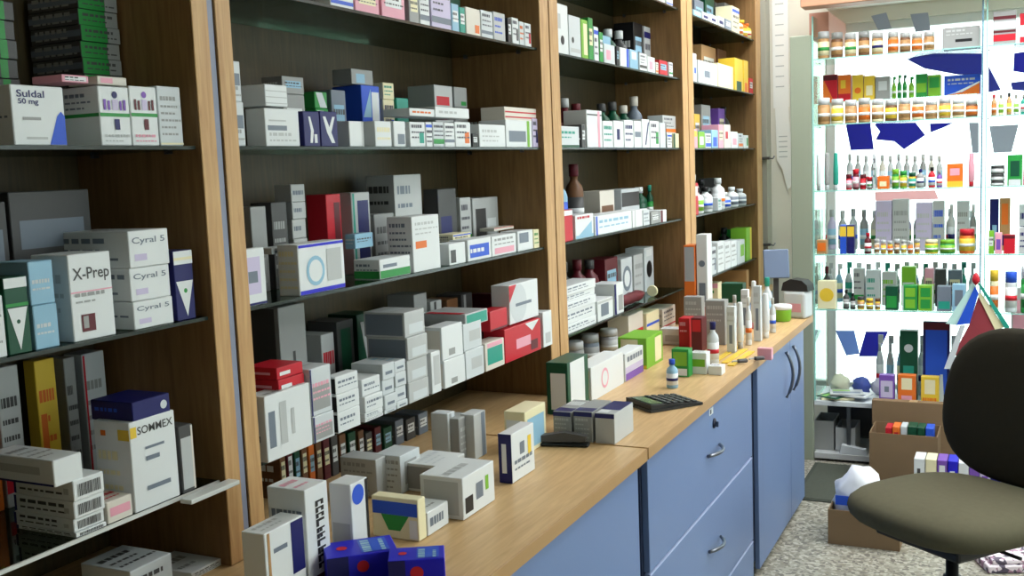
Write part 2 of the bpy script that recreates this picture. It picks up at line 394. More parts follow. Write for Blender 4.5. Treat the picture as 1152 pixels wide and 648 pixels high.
# unseen ceiling panels, most of them added to brighten display and far wall
LAMPM = mat('lamp_diffuser', (.95, .98, 1, 1), .5, emit=13.5); LAMPF = mat('lamp_frame', rgb(235, 235, 235), .4)
for i, (x, y) in enumerate([(1.5, 2.9), (1.5, 4.3), (-.45, 4.9), (.35, 4.9), (1.15, 4.9), (.35, 3.5), (-1.0, 5.35)]):
    t = empty('unseen_ceiling_light', (x, y, 2.9)); tag(t, f"unseen white light panel added at the ceiling, {ORD[i]} of seven", 'ceiling light', 'unseen ceiling light panels')
    mb = MB(); a, b = .3, .6
    for q in ((-a, a, -b, -b+.03), (-a, a, b-.03, b), (-a, -a+.03, -b+.03, b-.03), (a-.03, a, -b+.03, b-.03)): mb.box(q[0], q[1], q[2], q[3], -.03, 0, LAMPF)
    mb.build('frame', t)
    mb = MB(); mb.box(-a+.031, a-.031, -b+.031, b-.031, -.022, -.008, LAMPM); mb.build('diffuser', t)
# ================================================================== SHELVING
XB, XF = -1.695, -1.355
def bay(y0, y1, t0, t1, lab, ztop=2.62, ymin=None):
    r = empty('shelving_bay', (-1.5, (y0+y1)/2, .88)); tag(r, lab, 'shelving', 'beech shelving bays along the wall')
    o = r.location
    def B(n, x0, x1, a, b, z0, z1, m, bev=.002):
        mb = MB(); mb.box(x0-o.x, x1-o.x, a-o.y, b-o.y, z0-o.z, z1-o.z, m, bev); return mb.build(n, r)
    z0 = .8812
    for n, (a, b) in (('side_panel', (y0-t0, y0)), ('side_panel', (y1, y1+t1))):
        mb = MB(); mb.box(XB+.02-o.x, XF-.004-o.x, a-o.y, b-o.y, z0-o.z, ztop-o.z, W_IN_SHADED)
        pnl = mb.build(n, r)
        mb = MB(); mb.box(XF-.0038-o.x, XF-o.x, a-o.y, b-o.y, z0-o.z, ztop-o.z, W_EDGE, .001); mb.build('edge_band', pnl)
    B('back_panel', XB, XB+.018, y0-t0, y1+t1, z0, ztop, W_BACK_SHADED, 0)
    B('top_panel', XB+.02, XF-.002, y0+.001, y1-.001, ztop-.04, ztop, W_IN_SHADED)
    return r
BY = {1: (.62, 1.495), 2: (1.60, 3.05), 3: (3.195, 4.60), 4: (4.775, 6.08)}
bay(*BY[1], .04, .042, 'beech shelving bay closest to the camera, cut by the picture edge')
bay(*BY[2], .042, .068, 'wide beech shelving bay between the grey-blue strip and the double post')
bay(*BY[3], .068, .082, 'beech shelving bay above the black calculator')
bay(*BY[4], .082, .12, 'beech shelving bay at the far end beside the papers on the wall')
mb = MB(); mb.box(-1.6, XF-.004, 1.5385, 1.5565, .8812, 2.62, STRIP, .002); tag(mb.build('filler_strip'), 'grey-blue filler strip between the near bay and the second bay', 'filler strip')
def glass_shelf(b, n, x1=XF-.012, edge=GEDGE, ext=0):
    y0, y1 = BY[b]; z = LV[n]-SHELF_T
    mb = MB(); mb.box(XB+.02, x1-.004, y0+.003, y1-.003+ext, z, z+SHELF_T-.0004, GLASS)
    mb.box(x1-.004, x1, y0+.003, y1-.003+ext, z, z+SHELF_T-.0004, edge)
    o = mb.build('glass_shelf'); tag(o, f"dark tinted glass shelf, {ORD[n-1]} one above the worktop in the {BAYN[b]}", 'shelf', 'glass shelves in the wall bays')
    for yy in (y0+.0008, y1-.0128):
        for xx in (-1.62, -1.43):
            pm_ = MB(); pm_.box(xx-.005, xx+.005, yy, yy+.012, z-.006, z-.0004, CHROME); pm_.build('shelf_pin', o)
    if (b, n) == (1, 1):
        q = MB(); q.box(-1.352, -1.325, 1.37, 1.50, z+.0005, z+SHELF_T+.002, edge, .001); q.build('end_lip', o)
    return o
EW = mat('white_edge_strip', rgb(205, 208, 204), .4); EN = mat('navy_edge', rgb(40, 46, 110), .3)
for b in (1, 2, 3, 4):
    for n in (1, 2, 3, 4, 5):
        if b == 1 and n > 3: continue
        if b == 2 and n == 5: continue
        glass_shelf(b, n, edge=EW if (b, n) == (1, 1) else GEDGE)
# ================================================================== CABINETS + WORKTOPS
XC, XT = -.885, -.862
def worktop(y0, y1, z1, lab):
    mb = MB(); mb.box(XB, XT-.003, y0, y1, z1-.032, z1, W_TOP); mb.box(XT-.003, XT, y0, y1, z1-.032, z1, W_TEDGE, .0008)
    tag(mb.build('worktop'), lab, 'worktop', 'beech worktops')
worktop(-.2, 2.535, .88, 'beech worktop closest to the camera, ending at the three navy-topped cartons')
worktop(2.545, 5.0, .8805, 'beech worktop under the black calculator and the yellow rulers')
mb = MB(); mb.box(XB, -1.30, 5.002, 6.2, .848, .8805, W_TOP); tag(mb.build('worktop'), 'narrow beech worktop under the last bay behind the terminal', 'worktop')
mb = MB(); mb.box(XB, -1.32, 5.002, 6.2, .001, .847, BLUE); mb.box(-1.3195, -1.30, 4.96, 5.56, .03, .84, BLUE, .002); mb.box(-1.3195, -1.30, 5.57, 6.19, .03, .84, BLUE, .002); tag(mb.build('base_cabinet'), 'shallow blue cabinet under the last bay', 'cabinet', 'blue base cabinets')
def bow_handle(p, L, axis, parent, name='handle', r=.006):
    """curved bar standing off the door, seen against it"""
    pts = []
    for k in range(9):
        a = -1+k/4; off = .006+.026*(1-a*a)
        pts.append((off, a*L/2, 0) if axis == 'y' else (off, .012*(1-a*a), a*L/2))
    mb = MB(); mb.tube(pts, r, CHROME)
    return mb.build(name, parent, p)
def cabinet(y0, y1, lab):
    r = empty('base_cabinet', (-1.3, (y0+y1)/2, 0)); tag(r, lab, 'cabinet', 'blue base cabinets')
    o = r.location; mb = MB()
    mb.box(XB-o.x, XC-.02-o.x, y0-o.y, y1-o.y, .06, .846, GAP); mb.build('body', r)
    mb = MB(); mb.box(XB+.02-o.x, XC-.06-o.x, y0-o.y+.01, y1-o.y-.01, 0.0, .059, GAP); mb.build('plinth', r)
    return r
def front(r, name, y0, y1, z0, z1):
    o = r.location; cx, cy, cz = XC, (y0+y1)/2, (z0+z1)/2
    mb = MB(); mb.box(-.0185, 0, y0-cy, y1-cy, z0-cz, z1-cz, BLUE, .0015); return mb.build(name, r, (cx-o.x, cy-o.y, cz))
c = cabinet(-.15, 2.525, 'blue base cabinet closest to the camera, with plain doors')
front(c, 'door', .0, .80, .03, .84); front(c, 'door', .806, 1.62, .03, .84); front(c, 'door', 1.626, 2.52, .03, .84)
DY0, DY1 = 2.60, yat(845, XC, .8)
c = cabinet(2.59, DY1+.01, 'blue cabinet with steel handled drawers and a lock')
def zr(px, py): return onx(px, py, XC).z
zs1 = (zr(738, 636)+zr(845, 517))/2; zs2 = (zr(815, 648)+zr(845, 618))/2
zz = [(.03, zs2-.003), (zs2+.003, zs1-.003), (zs1+.003, .84)]
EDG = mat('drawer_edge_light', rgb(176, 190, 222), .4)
for i, (a, b) in enumerate(zz):
    d = front(c, 'drawer', DY0, DY1, a, b)
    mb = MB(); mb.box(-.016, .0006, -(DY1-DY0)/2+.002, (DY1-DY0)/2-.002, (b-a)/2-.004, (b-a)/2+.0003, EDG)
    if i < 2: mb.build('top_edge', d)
    else: mb.bm.free()
    hy = yat(801, XC, .75) if i == 2 else yat(802, XC, .5)
    hz = onx(801, 507, XC).z if i == 2 else onx(802, 613, XC).z if i == 1 else (a+b)/2
    bow_handle((0, hy-(DY0+DY1)/2, hz-(a+b)/2), .15, 'y', d)
    if i == 2:
        q = onx(803, 476, XC)
        mb = MB(); mb.lathe([(.017, 0), (.017, .004), (.012, .007)], mat('lock_dark', rgb(24, 30, 52), .35), c=(0, 0, 0), axis='x')
        mb.box(.0072, .016, -.0015, .0015, -.012, .006, CHROME)
        mb.build('lock', d, (0, q.y-(DY0+DY1)/2, q.z-(a+b)/2))
        q = onx(800, 463, XC)
        mb = MB(); mb.box(0, .001, -.022, .022, -.010, .012, pm('w')); mb.box(.001, .0013, -.016, .0, -.006, .008, pm('d')); mb.build('sticker', d, (0, q.y-(DY0+DY1)/2, q.z-(a+b)/2))
EY0, EY1 = yat(852, XC, .8), 4.88
c = cabinet(DY1+.03, 4.885, 'tall-doored blue cabinet with two curved steel handles at the worktop end')
ym = yat(889, XC, .7)
q1 = onx(883, 412, XC); q2 = onx(891, 412, XC)
for a, b, q in ((EY0, ym-.001, q1), (ym+.001, EY1, q2)):
    d = front(c, 'door', a, b, .03, .84)
    yy = min(max(q.y, a+.03), b-.03)
    bow_handle((0, yy-(a+b)/2, .70-(.435)), .20, 'z', d, r=.007)
def spot(px, py): return onz(px, py, .881)
def single(px0, px1, pyb, pyt, dep, base, decs, lab, shape=None, cap='w', lb='w', axis='x', name=None, cat='medicine box'):
    """goods standing free on the far worktop; footprint found from the foot of the thing"""
    q = spot((px0+px1)/2, pyb)
    if shape:
        x = q.x; r = abs(yat(px1, x, .881)-yat(px0, x, .881))*.25
        r = (px1-px0)/2/(F/(-(M @ (q-Vector((0, 0, H)))).z))
        h = zat(pyt, q.x, q.y)-.881
        o = bottle(r, h, base, cap, lb, (q.x, q.y, .881), shape); cat = 'bottle'
    else:
        y0, y1 = yat(px0, q.x, .881), yat(px1, q.x, .881)
        if axis == 'x':
            o = carton(y1-y0, dep, zat(pyt, q.x, (y0+y1)/2)-.881, base, decs, (q.x, y0, .881))
        else:
            x0, x1 = xat(px0, q.y, .881), xat(px1, q.y, .881)
            o = carton(x1-x0, dep, zat(pyt, (x0+x1)/2, q.y)-.881, base, decs, (x0, q.y, .881), -PI/2)
    if name: o.name = name
    tag(o, lab, cat, 'goods standing on the far worktop'); return o
S = single
# ================================================================== GOODS: near bay
row(1, 3, 'front', '''
17 76 96 d.14 w Fy:b:.66,.01:.99,.01:.99,.50:.92,.58:.84,.50:.76,.28 Fw:n:Suldal:.10:.62:.80:.92 Fw:n:50_mg:.12:.50:.66:.78 Fr:g:.18:.52:.42:.47 Fr:l:.22:.62:.10:.14 St:q:.3:.8:4 L:white_carton_reading_50_mg_with_blue_drop_in_one_corner,_eye-level_shelf
115 149 97 d.085 w Fb:G:.49:.55 Sb:G:.49:.55 Fo:n:.52:.86:.09 Fr:i:.42:.62:.60:.78 Fr:P:.14:.22:.60:.78 Fr:P:.27:.35:.60:.76 Fr:P:.66:.73:.60:.76 Fr:P:.78:.86:.60:.78 Fr:n:.46:.62:.27:.45 Ft:l:.05:.2:2 St:q:.6:.9:3 L:white_carton_with_green_line_and_violet_emblem,_grey_side_showing
150 180 97 d.085 w Fb:G:.49:.55 Fo:P:.52:.86:.09 Fr:i:.42:.62:.60:.78 Fr:m:.14:.22:.60:.78 Fr:m:.27:.35:.60:.76 Fr:m:.66:.73:.60:.76 Fr:m:.78:.86:.60:.78 Fr:m:.46:.62:.27:.45 Ft:p:.05:.2:2 L:white_carton_with_green_line_and_violet_emblem,_pinkish_print
181 207 97 d.085 v Ft:g:.15:.85:6 Fb:e:.02:.05 L:pale_carton_of_grey_print_at_the_end_of_the_eye-level_shelf
''', xf=-1.375)
row(1, 3, 'back', '''
2 30 88,66,44,22,0 d.10 d Fc:G:.3:.6 St:g:.1:.9:3 Sc:G:.05:.3
102 145 84,66,48,30,12,-6 d.13 d Fc:G:.01:.66 Fc:g:.67:.99 Ft:d:.2:.8:2 Sb:q:.3:.7 St:g:.1:.9:2
''', xf=-1.53)
row(1, 3, 'top', '''
70 100 84 d.07 z:.104 p Fr:w:.1:.9:.2:.8 Ft:d:.2:.8:2
110 143 86 d.07 z:.104 u Fr:p:.1:.5:.2:.8
''', xf=-1.40)
row(1, 2, 'front', '''
-12 9 333 d.10 w Ft:g:.2:.9:5
11 37 311 d.09 D Fb:w:.86:.99 Fy:w:.08,.60:.92,.60:.5,.05 Fo:D:.5:.42:.08 Fb:G:.62:.66 L:dark_green_carton_with_white_downward_triangle,_beside_the_light_blue_pair
41 68 342,293 d.07 c Ft:v:.3:.6:2 L:light_blue_carton_in_the_pair_stacked_beside_the_tall_white_carton
84 131 284 d.085 w Fw:d:X-Prep:.08:.94:.66:.84 Fb:p:.555:.57 Ft:g:.42:.56:2 Fr:m:.20:.52:.10:.30 Fr:g:.24:.36:.14:.28 St:l:.3:.8:3 L:tall_white_carton_reading_X-Prep_with_dark_red_square
152 196 336,299,258 d.175 w Fw:q:Cyral_5:.08:.90:.60:.82 Fr:i:.12:.42:.18:.36 St:q:.15:.85:3 Tt:g:.3:.7:2 L:flat_white_carton_in_the_stack_of_three_beside_the_navy_one
200 221 281 d.08 n Fb:w:.80:.99 Fb:e:.86:.9 Fy:w:.06,.56:.94,.56:.55,.05 Fo:G:.52:.42:.09 L:narrow_navy_carton_with_white_downward_triangle_by_the_shelf_end
''', xf=-1.375)
row(1, 2, 'back', '''
-40 20 228 d.10 d Fr:q:.1:.9:.3:.8 St:d:.1:.5:2
24 112 214 d.12 d Fr:q:.1:.9:.6:.8 St:d:.2:.6:3
''', xf=-1.53)
row(1, 1, 'front', '''
86 120 598,578,558,535 d.14 w Fz:.12:.88:.18:.78 Sr:n:.0:.04:.05:.95 St:d:.2:.85:2 Sr:l:.84:.92:.3:.6 Tt:l:.2:.8:3 L:flat_white_carton_with_barcode_end_in_the_low_stack_of_four
122 150 560 d.06 u Fr:p:.1:.9:.3:.7 Tt:r:.2:.8:2 L:low_off-white_card_with_pink_print_before_the_navy-lidded_box
153 203 468 d.085 w Fw:d:SOMMEX:.16:.94:.84:.93 Fr:y:.01:.14:.82:.94 Sr:y:.68:.99:.80:.92 Sr:o:.2:.34:.84:.9 Fr:q:.3:.72:.66:.69 Fr:q:.3:.6:.53:.58 Fr:q:.28:.8:.2:.25 St:e:.2:.7:3 L:tall_white_carton_with_yellow_patch_and_navy_box_on_top
206 221 478 d.09 d Fr:l:.1:.9:.05:.82 Fr:u:.86:.99:.02:.98 L:narrow_grey_carton_with_dark_rim_behind_the_protruding_shelf_end
''', xf=-1.372)
mb = None
z = zat(468, -1.372, 1.36)
row(1, 1, 'top', '''
150 192 447 d.10 n Fo:v:.82:.5:.22 St:b:.4:.7:1 L:navy_box_with_pale_oval_lying_on_the_tall_white_carton
''', xf=-1.374, z=z+.0015)
row(1, 1, 'top', '''
62 94 513 d.155 w Tt:g:.2:.8:4 Sb:n:.02:.1 Sr:l:.2:.8:.4:.7 L:larger_white_carton_lying_on_the_low_stack_of_four
''', xf=-1.372, z=zat(535, -1.372, 1.2)+.0015)
row(1, 1, 'back', '''
-30 6 420 d.03 o Ft:y:.2:.8:4
10 34 412 d.03 l Ft:d:.2:.8:5 Fb:r:.1:.2
52 74 404 d.03 y Ft:o:.2:.8:4 Fr:o:.1:.4:.3:.6
84 96 402 d.05 g Ft:d:.2:.8:5
104 128 396 d.05 v Ft:g:.2:.8:5 Fc:r:.02:.1
''', xf=-1.62)
row(1, 0, 'front', '''
150 196 632 d.12 v Tt:d:.2:.8:3 Ft:d:.2:.8:3
216 262 636 d.12 w Tt:g:.2:.8:2 Ft:d:.2:.8:3
''', xf=-1.38)
# ================================================================== second bay
row(2, 4, 'front', '''
372 398 -22 w
400 427 -12 d.08 p
430 456 -14 d.08 p
461 472 -10 d.08 g
473 484 -8 w
486 508 -12 i
509 517 4 c
518 524 8 t
525 541 9 u Fr:o:.6:.9:.1:.4
542 555 12 v
556 569 14 l
572 576 20 k
577 584 20 w
585 590 24 v
591 598 26 w
''', xf=-1.375)
row(2, 4, 'back', '''
330 352 -30 l
380 405 -20 g
440 462 -14 q
500 520 -4 D
''', xf=-1.53)
row(2, 3, 'front', '''
262 277 114,68 d.06 v Fr:q:.1:.9:.4:.7 Ft:g:.1:.4:2 St:e:.3:.8:3
300 338 122 d.05 w Fr:q:.06:.62:.42:.55 Ft:l:.1:.38:2 Fr:l:.1:.6:.66:.70 L:wide_white_carton_with_grey_bar_beside_the_navy_pair
343 361 125 d.09 n Fy:w:.3,.85:.42,.85:.6,.45:.5,.1:.35,.1:.42,.45 Fr:w:.62:.8:.1:.35 St:q:.2:.6:2
362 381 125 d.09 n Fy:w:.15,.85:.3,.85:.5,.55:.7,.85:.85,.85:.6,.4:.8,.1:.6,.1:.35,.4
394 410 136 d.05 w Fc:l:.85:.98
423 441 136 d.05 w Ft:e:.2:.8:2
444 457 136 d.05 w Fr:q:.3:.9:.1:.5
462 479 137 w
480 487 137 w
488 500 137 v
501 512 138 w
513 530 137 w
532 538 150 k
540 569 140 w Ft:l:.2:.8:3
570 599 135 w Fr:q:.1:.75:.2:.6 Fc:L:.8:.9
600 607 133 i
''', xf=-1.375)
row(2, 3, 'top', '''
299 324 95 d.08 w Fb:l:.12:.16 Fb:l:.4:.44 Fb:l:.68:.72 L:white_carton_with_ruled_lines_standing_on_the_wide_white_one
''', xf=-1.378, z=zat(122, -1.375, 1.85)+.001)
row(2, 3, 'top', '''
461 489 122 d.08 w Ft:o:.3:.7:1
490 528 121 d.08 w Ft:l:.3:.7:1
568 606 121 d.08 u Fb:r:.25:.35 Fb:r:.6:.7
''', xf=-1.378, z=zat(133.5, -1.375, 2.5)+.002)
row(2, 3, 'back', '''
322 346 106,86 d.06 g
358 372 122,103 G Fy:v:.1,.95:.6,.95:.95,.05:.4,.05
376 392 101 q
410 430 96 b Fr:w:.55:.95:.1:.9 Fy:c:.05,.5:.5,.95:.5,.5
434 446 112,93 e
449 462 110 t Fr:p:.3:.8:.2:.5
492 512 121,96 l Fr:r:.1:.8:.1:.5
514 528 121,98 g Fr:G:.5:.9:.1:.3
556 578 120 B
''', xf=-1.52)
row(2, 3, 'top', '''
396 420 78 d.06 g Fr:c:.2:.6:.1:.7
''', xf=-1.53, z=zat(96, -1.52, 2.3)+.002)
row(2, 2, 'front', '''
278 301 279 d.02 w Fr:i:.1:.75:.2:.85 Fr:q:.15:.6:.4:.6 Fb:n:.01:.05 L:white_carton_with_pinkish_picture_tight_against_the_post,_second_bay
338 389 272 d.055 w Fb:V:.01:.09 Fb:V:.93:.985 Fo:c:.35:.45:.3 Fo:w:.35:.45:.22 Fr:l:.6:.92:.2:.85 St:e:.1:.9:5 L:wide_white_carton_with_blue_border_and_pale_ring_print
428 462 289 d.075 w Fb:G:.04:.42 Fr:q:.1:.55:.55:.72 St:q:.4:.8:2 Sb:G:.04:.42 L:low_white_carton_with_broad_green_band_along_its_foot
466 496 242 d.075 w Fr:o:.1:.5:.42:.55 Ft:l:.65:.9:3 St:q:.2:.9:6 L:tall_white_carton_with_orange_mark_above_the_green-banded_one
506 524 273 d.05 w Fr:d:.08:.4:.1:.7 
527 553 268 d.06 w Fr:b:.08:.9:.15:.75 Ft:w:.3:.6:1
554 581 264 d.06 w Fr:p:.1:.9:.1:.4 Ft:g:.5:.9:2
583 600 259 d.06 w Fr:q:.1:.7:.4:.9 
601 607 258 d.06 e
''', xf=-1.375)
row(2, 2, 'top', '''
306 334 277 d.04 v Fr:q:.1:.9:.2:.5 Ft:g:.6:.9:2 z:.09
400 420 262 d.03 c z:.075
510 530 262 d.06 e z:.045
556 578 255 d.05 u Fb:r:.8:.98 z:.065
''', xf=-1.44)
row(2, 2, 'back', '''
288 305 232 d.06 g Fr:l:.3:.8:.1:.4
311 328 227 d.06 d Ft:g:.2:.8:4
334 349 268,246,227,207 d.05 l Ft:q:.3:.7:1
372 388 218 d.06 r Fr:m:.5:.9:.1:.9 Fr:p:.1:.5:.1:.4
400 420 216 d.06 l Fr:n:.3:.9:.1:.9 Fc:t:.05:.15
424 446 240 d.06 g Ft:d:.2:.8:3
448 478 196 d.09 l Fr:b:.6:.9:.02:.35 Ft:q:.6:.9:2 St:d:.4:.9:4
496 516 212 d.05 d Fr:n:.1:.7:.1:.6
520 532 222 l
534 562 222 l Fr:d:.1:.5:.2:.8 Fr:w:.55:.9:.1:.6
''', xf=-1.52)
row(2, 1, 'front', '''
302 352 438 d.05 w Fr:q:.06:.2:.2:.75 Fr:l:.3:.45:.2:.85 Fr:l:.55:.62:.3:.7 Sr:q:.3:.7:.3:.4 Tt:g:.1:.4:1 L:big_white_carton_overhanging_the_first_shelf_under_two_red_packs
354 377 465,412 d.12 v Fr:g:.05:.9:.1:.6 Ft:p:.3:.7:3 Fc:n:.0:.06 Tt:l:.2:.8:2
381 406 460,440,420 d.03 w Ft:q:.3:.75:2 Sb:k:.05:.9
411 431 476,461,443,424 d.09 w Ft:q:.25:.75:2
433 446 459,443,426,408 d.09 v Fr:q:.2:.8:.3:.5
447 459 450,434,418,405 d.10 v Fr:q:.2:.8:.3:.5 Tt:c:.2:.8:3
461 483 427,402,377,349 d.12 l Sr:q:.05:.95:.08:.92 Fr:v:.2:.9:.1:.5 Tt:v:.3:.7:1
487 497 395 d.05 w Fr:l:.2:.9:.2:.9
501 524 402,365 d.05 w Sr:u:.05:.9:.1:.9 Fr:g:.3:.6:.1:.3
525 545 392,362 d.06 v Fr:l:.3:.9:.3:.7
547 568 383 d.05 u Fr:t:.1:.9:.2:.8 Fr:p:.1:.9:.82:.97 L:small_carton_with_pale_teal_front_before_the_red_boxes
569 609 364 d.07 r Fr:p:.3:.7:.3:.6 Fy:w:.55,.98:.95,.98:.75,.7 Fr:m:.7:.9:.1:.4 L:red_carton_with_pink_blotches_at_the_shelf_end
612 622 350 d.05 w Fr:l:.2:.8:.1:.4
''', xf=-1.35)
row(2, 1, 'top', '''
314 343 423.5,410 d.085 r Fr:w:.1:.5:.3:.6 Sr:p:.2:.8:.4:.6 L:red_flat_pack_on_the_big_white_carton
''', xf=-1.362, z=zat(438, -1.35, 1.75)+.003)
row(2, 1, 'top', '''
524 549 350 d.14 l Fr:t:.05:.95:.1:.9 Tr:r:.0:.2:.1:.9 Sr:l:.1:.9:.1:.6 L:long_grey_carton_with_rounded_teal_end_panel_on_white_cartons
''', xf=-1.355, z=zat(363, -1.35, 2.6)+.004)
row(2, 1, 'top', '''
552 571 348 d.05 r Fb:m:.01:.1 L:plain_red_carton_beside_the_long_grey_one
574 606 317 d.06 w Fo:v:.3:.5:.5 Fy:r:.0,.99:.25,.99:.0,.55 Fr:q:.2:.75:.42:.5 L:white_carton_with_red_corner_standing_on_the_red_one
''', xf=-1.36, z=zat(365, -1.35, 2.8)+.003)
row(2, 1, 'back', '''
321 350 343 d.12 g Fr:d:.45:.55:.3:.6 Sc:d:.1:.9 L:tall_grey_carton_standing_on_dark_base_behind_the_red_packs
366 380 375 l Ft:r:.2:.8:2
384 402 360 d Fr:D:.2:.8:.1:.9
406 424 352 D Fy:l:.2,.9:.4,.9:.9,.1:.7,.1
430 448 358 d
470 484 330 g
488 500 338 l Fc:d:.3:.5
506 518 336 B
522 534 330 d Fc:l:.2:.4
560 575 330 m
''', xf=-1.53)
S(303, 346, 676, 590, .05, 'w', ['Fr:n:.66:.98:.3:.98', 'Fr:q:.2:.55:.7:.76', 'Fc:T:.06:.12', 'Tt:l:.2:.8:2'], 'white carton with navy corner closest to the wooden post on the worktop')
S(349, 374, 652, 546, .085, 'w', ['Fv:k:.42:.78:.12:.84', 'Fr:m:.3:.9:.02:.07', 'St:q:.2:.8:4', 'Tt:p:.2:.8:2'], 'tall white carton with bold black vertical lettering')
S(399, 418, 628, 541, .05, 'w', ['Fo:b:.4:.84:.34', 'Sr:l:.1:.9:.1:.5', 'Fc:k:.82:.96'], 'tall white carton with blue disc on the upper front')
S(420, 472, 606, 560, .03, 'e', ['Fr:b:.02:.98:.58:.9', 'Fy:G:.2,.58:.8,.58:.6,.2:.35,.2', 'Fr:w:.8:.97:.05:.5'], 'cream carton banded in blue and green on the worktop', axis='y')
S(482, 505, 596, 570, .07, 'w', ['Tt:g:.2:.8:2', 'Ft:q:.2:.8:1'], 'low white carton between the vivid blue packs and the lying cartons')
S(522, 557, 574, 528, .105, 'w', ['Fr:k:.06:.3:.12:.5', 'Fr:q:.4:.62:.3:.7', 'Fr:L:.7:.8:.4:.75', 'Tt:l:.3:.6:1', 'Sr:l:.1:.9:.1:.9'], 'white carton lying on the worktop with black mark on its end')
S(497, 524, 548, 517, .10, 'w', ['Fr:q:.1:.4:.1:.5', 'Tt:v:.2:.8:3', 'Sr:g:.1:.9:.1:.9'], 'white carton lying behind the one with the black mark')
S(577, 602, 536, 482, .035, 'w', ['Sb:n:.0:1', 'Fr:q:.35:.55:.5:.75', 'Fr:y:.7:.85:.4:.8', 'Sr:w:.25:.6:.2:.8', 'Ft:q:.2:.45:2'], 'small white carton with navy end standing alone mid worktop')
S(592, 615, 505, 458, .06, 'e', ['Fr:c:.1:.9:.1:.8', 'Sr:w:.1:.8:.1:.8'], 'cream carton with pale blue front below the double post')
S(425, 440, 556, 514, .10, 'l', ['St:g:.1:.9:5'], 'light grey carton behind the tall carton with blue disc')
S(452, 474, 550, 508, .07, 'v', ['St:g:.1:.9:5', 'Fr:g:.2:.8:.2:.8'], 'pale carton behind the lying cartons')
S(506, 514, 519, 464, .05, 'v', ['Fc:g:.2:.5'], 'slim pale carton standing in the shade under the first shelf')
S(518, 532, 517, 468, .05, 'g', ['Ft:l:.2:.8:4'], 'grey carton standing in the shade under the first shelf')
S(535, 548, 514, 464, .04, 'l', ['Fc:q:.6:.9'], 'light grey carton nearest the side panel under the first shelf')
row(2, 0, 'back', '''
318 324 505 d.12 B
326 332 498 d.12 m
334 340 502 d.12 D
342 348 496 d.12 B
350 356 500 d.12 o
358 364 494 d.12 B
366 373 492 d.12 m
375 382 490 d.12 d
384 391 488 d.12 B
394 402 486 d.12 D
405 411 484 d.12 B
413 420 486 d.12 d
423 430 480 d.12 m
433 442 480 d.12 D
446 455 472 d.12 q
458 468 470 d.12 d
472 482 464 d.08 q
''', xf=-1.52)
# three navy-topped cartons and the vivid blue packs
P0 = onz(688, 500, .88)
row(2, 0, 'front', '''
623 643 463 g Fb:n:.84:.99 Tb:n:.04:.3 Tt:w:.4:.9:1 Ft:l:.1:.8:5 L:pale_carton_with_navy_top_edge,_first_of_three_side_by_side
646 667 463 g Fb:n:.84:.99 Tb:n:.04:.3 Ft:l:.1:.8:5 L:pale_carton_with_navy_top_edge,_middle_of_three_side_by_side
670 692 465 l Fb:n:.84:.99 Tr:n:.0:1:.3:.99 Tr:w:.1:.6:.05:.28 Ft:l:.1:.8:5 L:pale_carton_with_navy_top_edge_next_to_the_calculator
''', xf=P0.y, z=.8802, dep=.15, front='y')
for (px, py, rz, w, d, h, lb) in ((462, 642, 62, .085, .13, .055, 'vivid blue pack with a red dot lying beside the white carton with blue disc'), (514, 655, 50, .065, .10, .06, 'shorter vivid blue pack with red dot at the worktop front')):
    q = onz(px, py, .88)
    o = carton(w, d, h, 'V', ['Fo:r:.2:.6:.2', 'Fw:w:m:.5:.75:.2:.7', 'Tr:b:.1:.9:.1:.5', 'To:r:.5:.75:.12', 'Tt:c:.1:.5:2', 'So:r:.5:.6:.2', 'Sr:n:.0:.3:.0:1'], (q.x, q.y-.04, .8806), math.radians(rz-20))
    tag(o, lb, 'medicine box', 'vivid blue packs on the worktop')
q = onz(432, 655, .88)
o = carton(.05, .07, .02, 'w', ['Tt:g:.2:.8:2'], (q.x+.035, q.y-.085, .8806), .3); tag(o, 'tiny white carton in front of the vivid blue packs', 'medicine box')
# ================================================================== third bay
row(3, 5, 'front', '''
652 664 -14 g
666 684 -12 D
690 706 -12 d
708 722 -10 l
724 738 -8 w
740 748 -6 w
750 757 -6 w
''', xf=-1.375)
row(3, 4, 'front', '''
623 640 4 w Fo:k:.6:.28:.12 Fr:l:.3:.5:.5:.8
641 654 18 v Fo:k:.3:.4:.1 Fr:l:.1:.9:.1:.2
655 662 22 L Fr:e:.3:.9:.1:.9
663 668 20 G
669 674 30 w
675 679 36 G
680 692 50 v Fr:p:.2:.6:.2:.7
694 697 52 k
698 708 54 w Fc:b:.7:.95
709 718 56 c Fr:w:.2:.8:.5:.9
720 728 60 w
729 737 64 w Fr:p:.2:.7:.2:.7
738 741 70 u
742 751 68 r
753 757 70 w
''', xf=-1.375)
row(3, 4, 'back', '''
676 688 40 c
690 698 32 D k:bottle:w:v
700 712 34 d k:bottle:w:g
714 724 26 k
726 736 30 l
738 746 34 u
''', xf=-1.50)
row(3, 3, 'front', '''
630 652 142 v Fb:D:.0:.12 Ft:t:.4:.8:2
655 659 140 d
661 678 124 w Fb:d:.86:.9 Fc:p:.7:.85
679 690 136 w
691 702 136 w Fr:n:.3:.6:.3:.7
703 713 135 w
714 722 136 w Fr:q:.1:.9:.4:.6
723 731 134 w Fy:n:.8,.9:.95,.9:.5,.1:.35,.1
732 742 136 w
743 750 138 v Fc:k:.85:.98
751 756 150 w
758 764 150 e Fc:D:.0:.3
''', xf=-1.375)
row(3, 3, 'top', '''
746 763 130 d.07 l z:.055
''', xf=-1.39)
row(3, 3, 'back', '''
640 652 110 m k:bottle:l:p
654 664 116 d k:bottle:m:g
682 692 116 D k:bottle:d:t
694 704 114 D k:bottle:d:t
706 716 118 D k:bottle:u:t
718 728 108 q k:bottle:u:g
''', xf=-1.49)
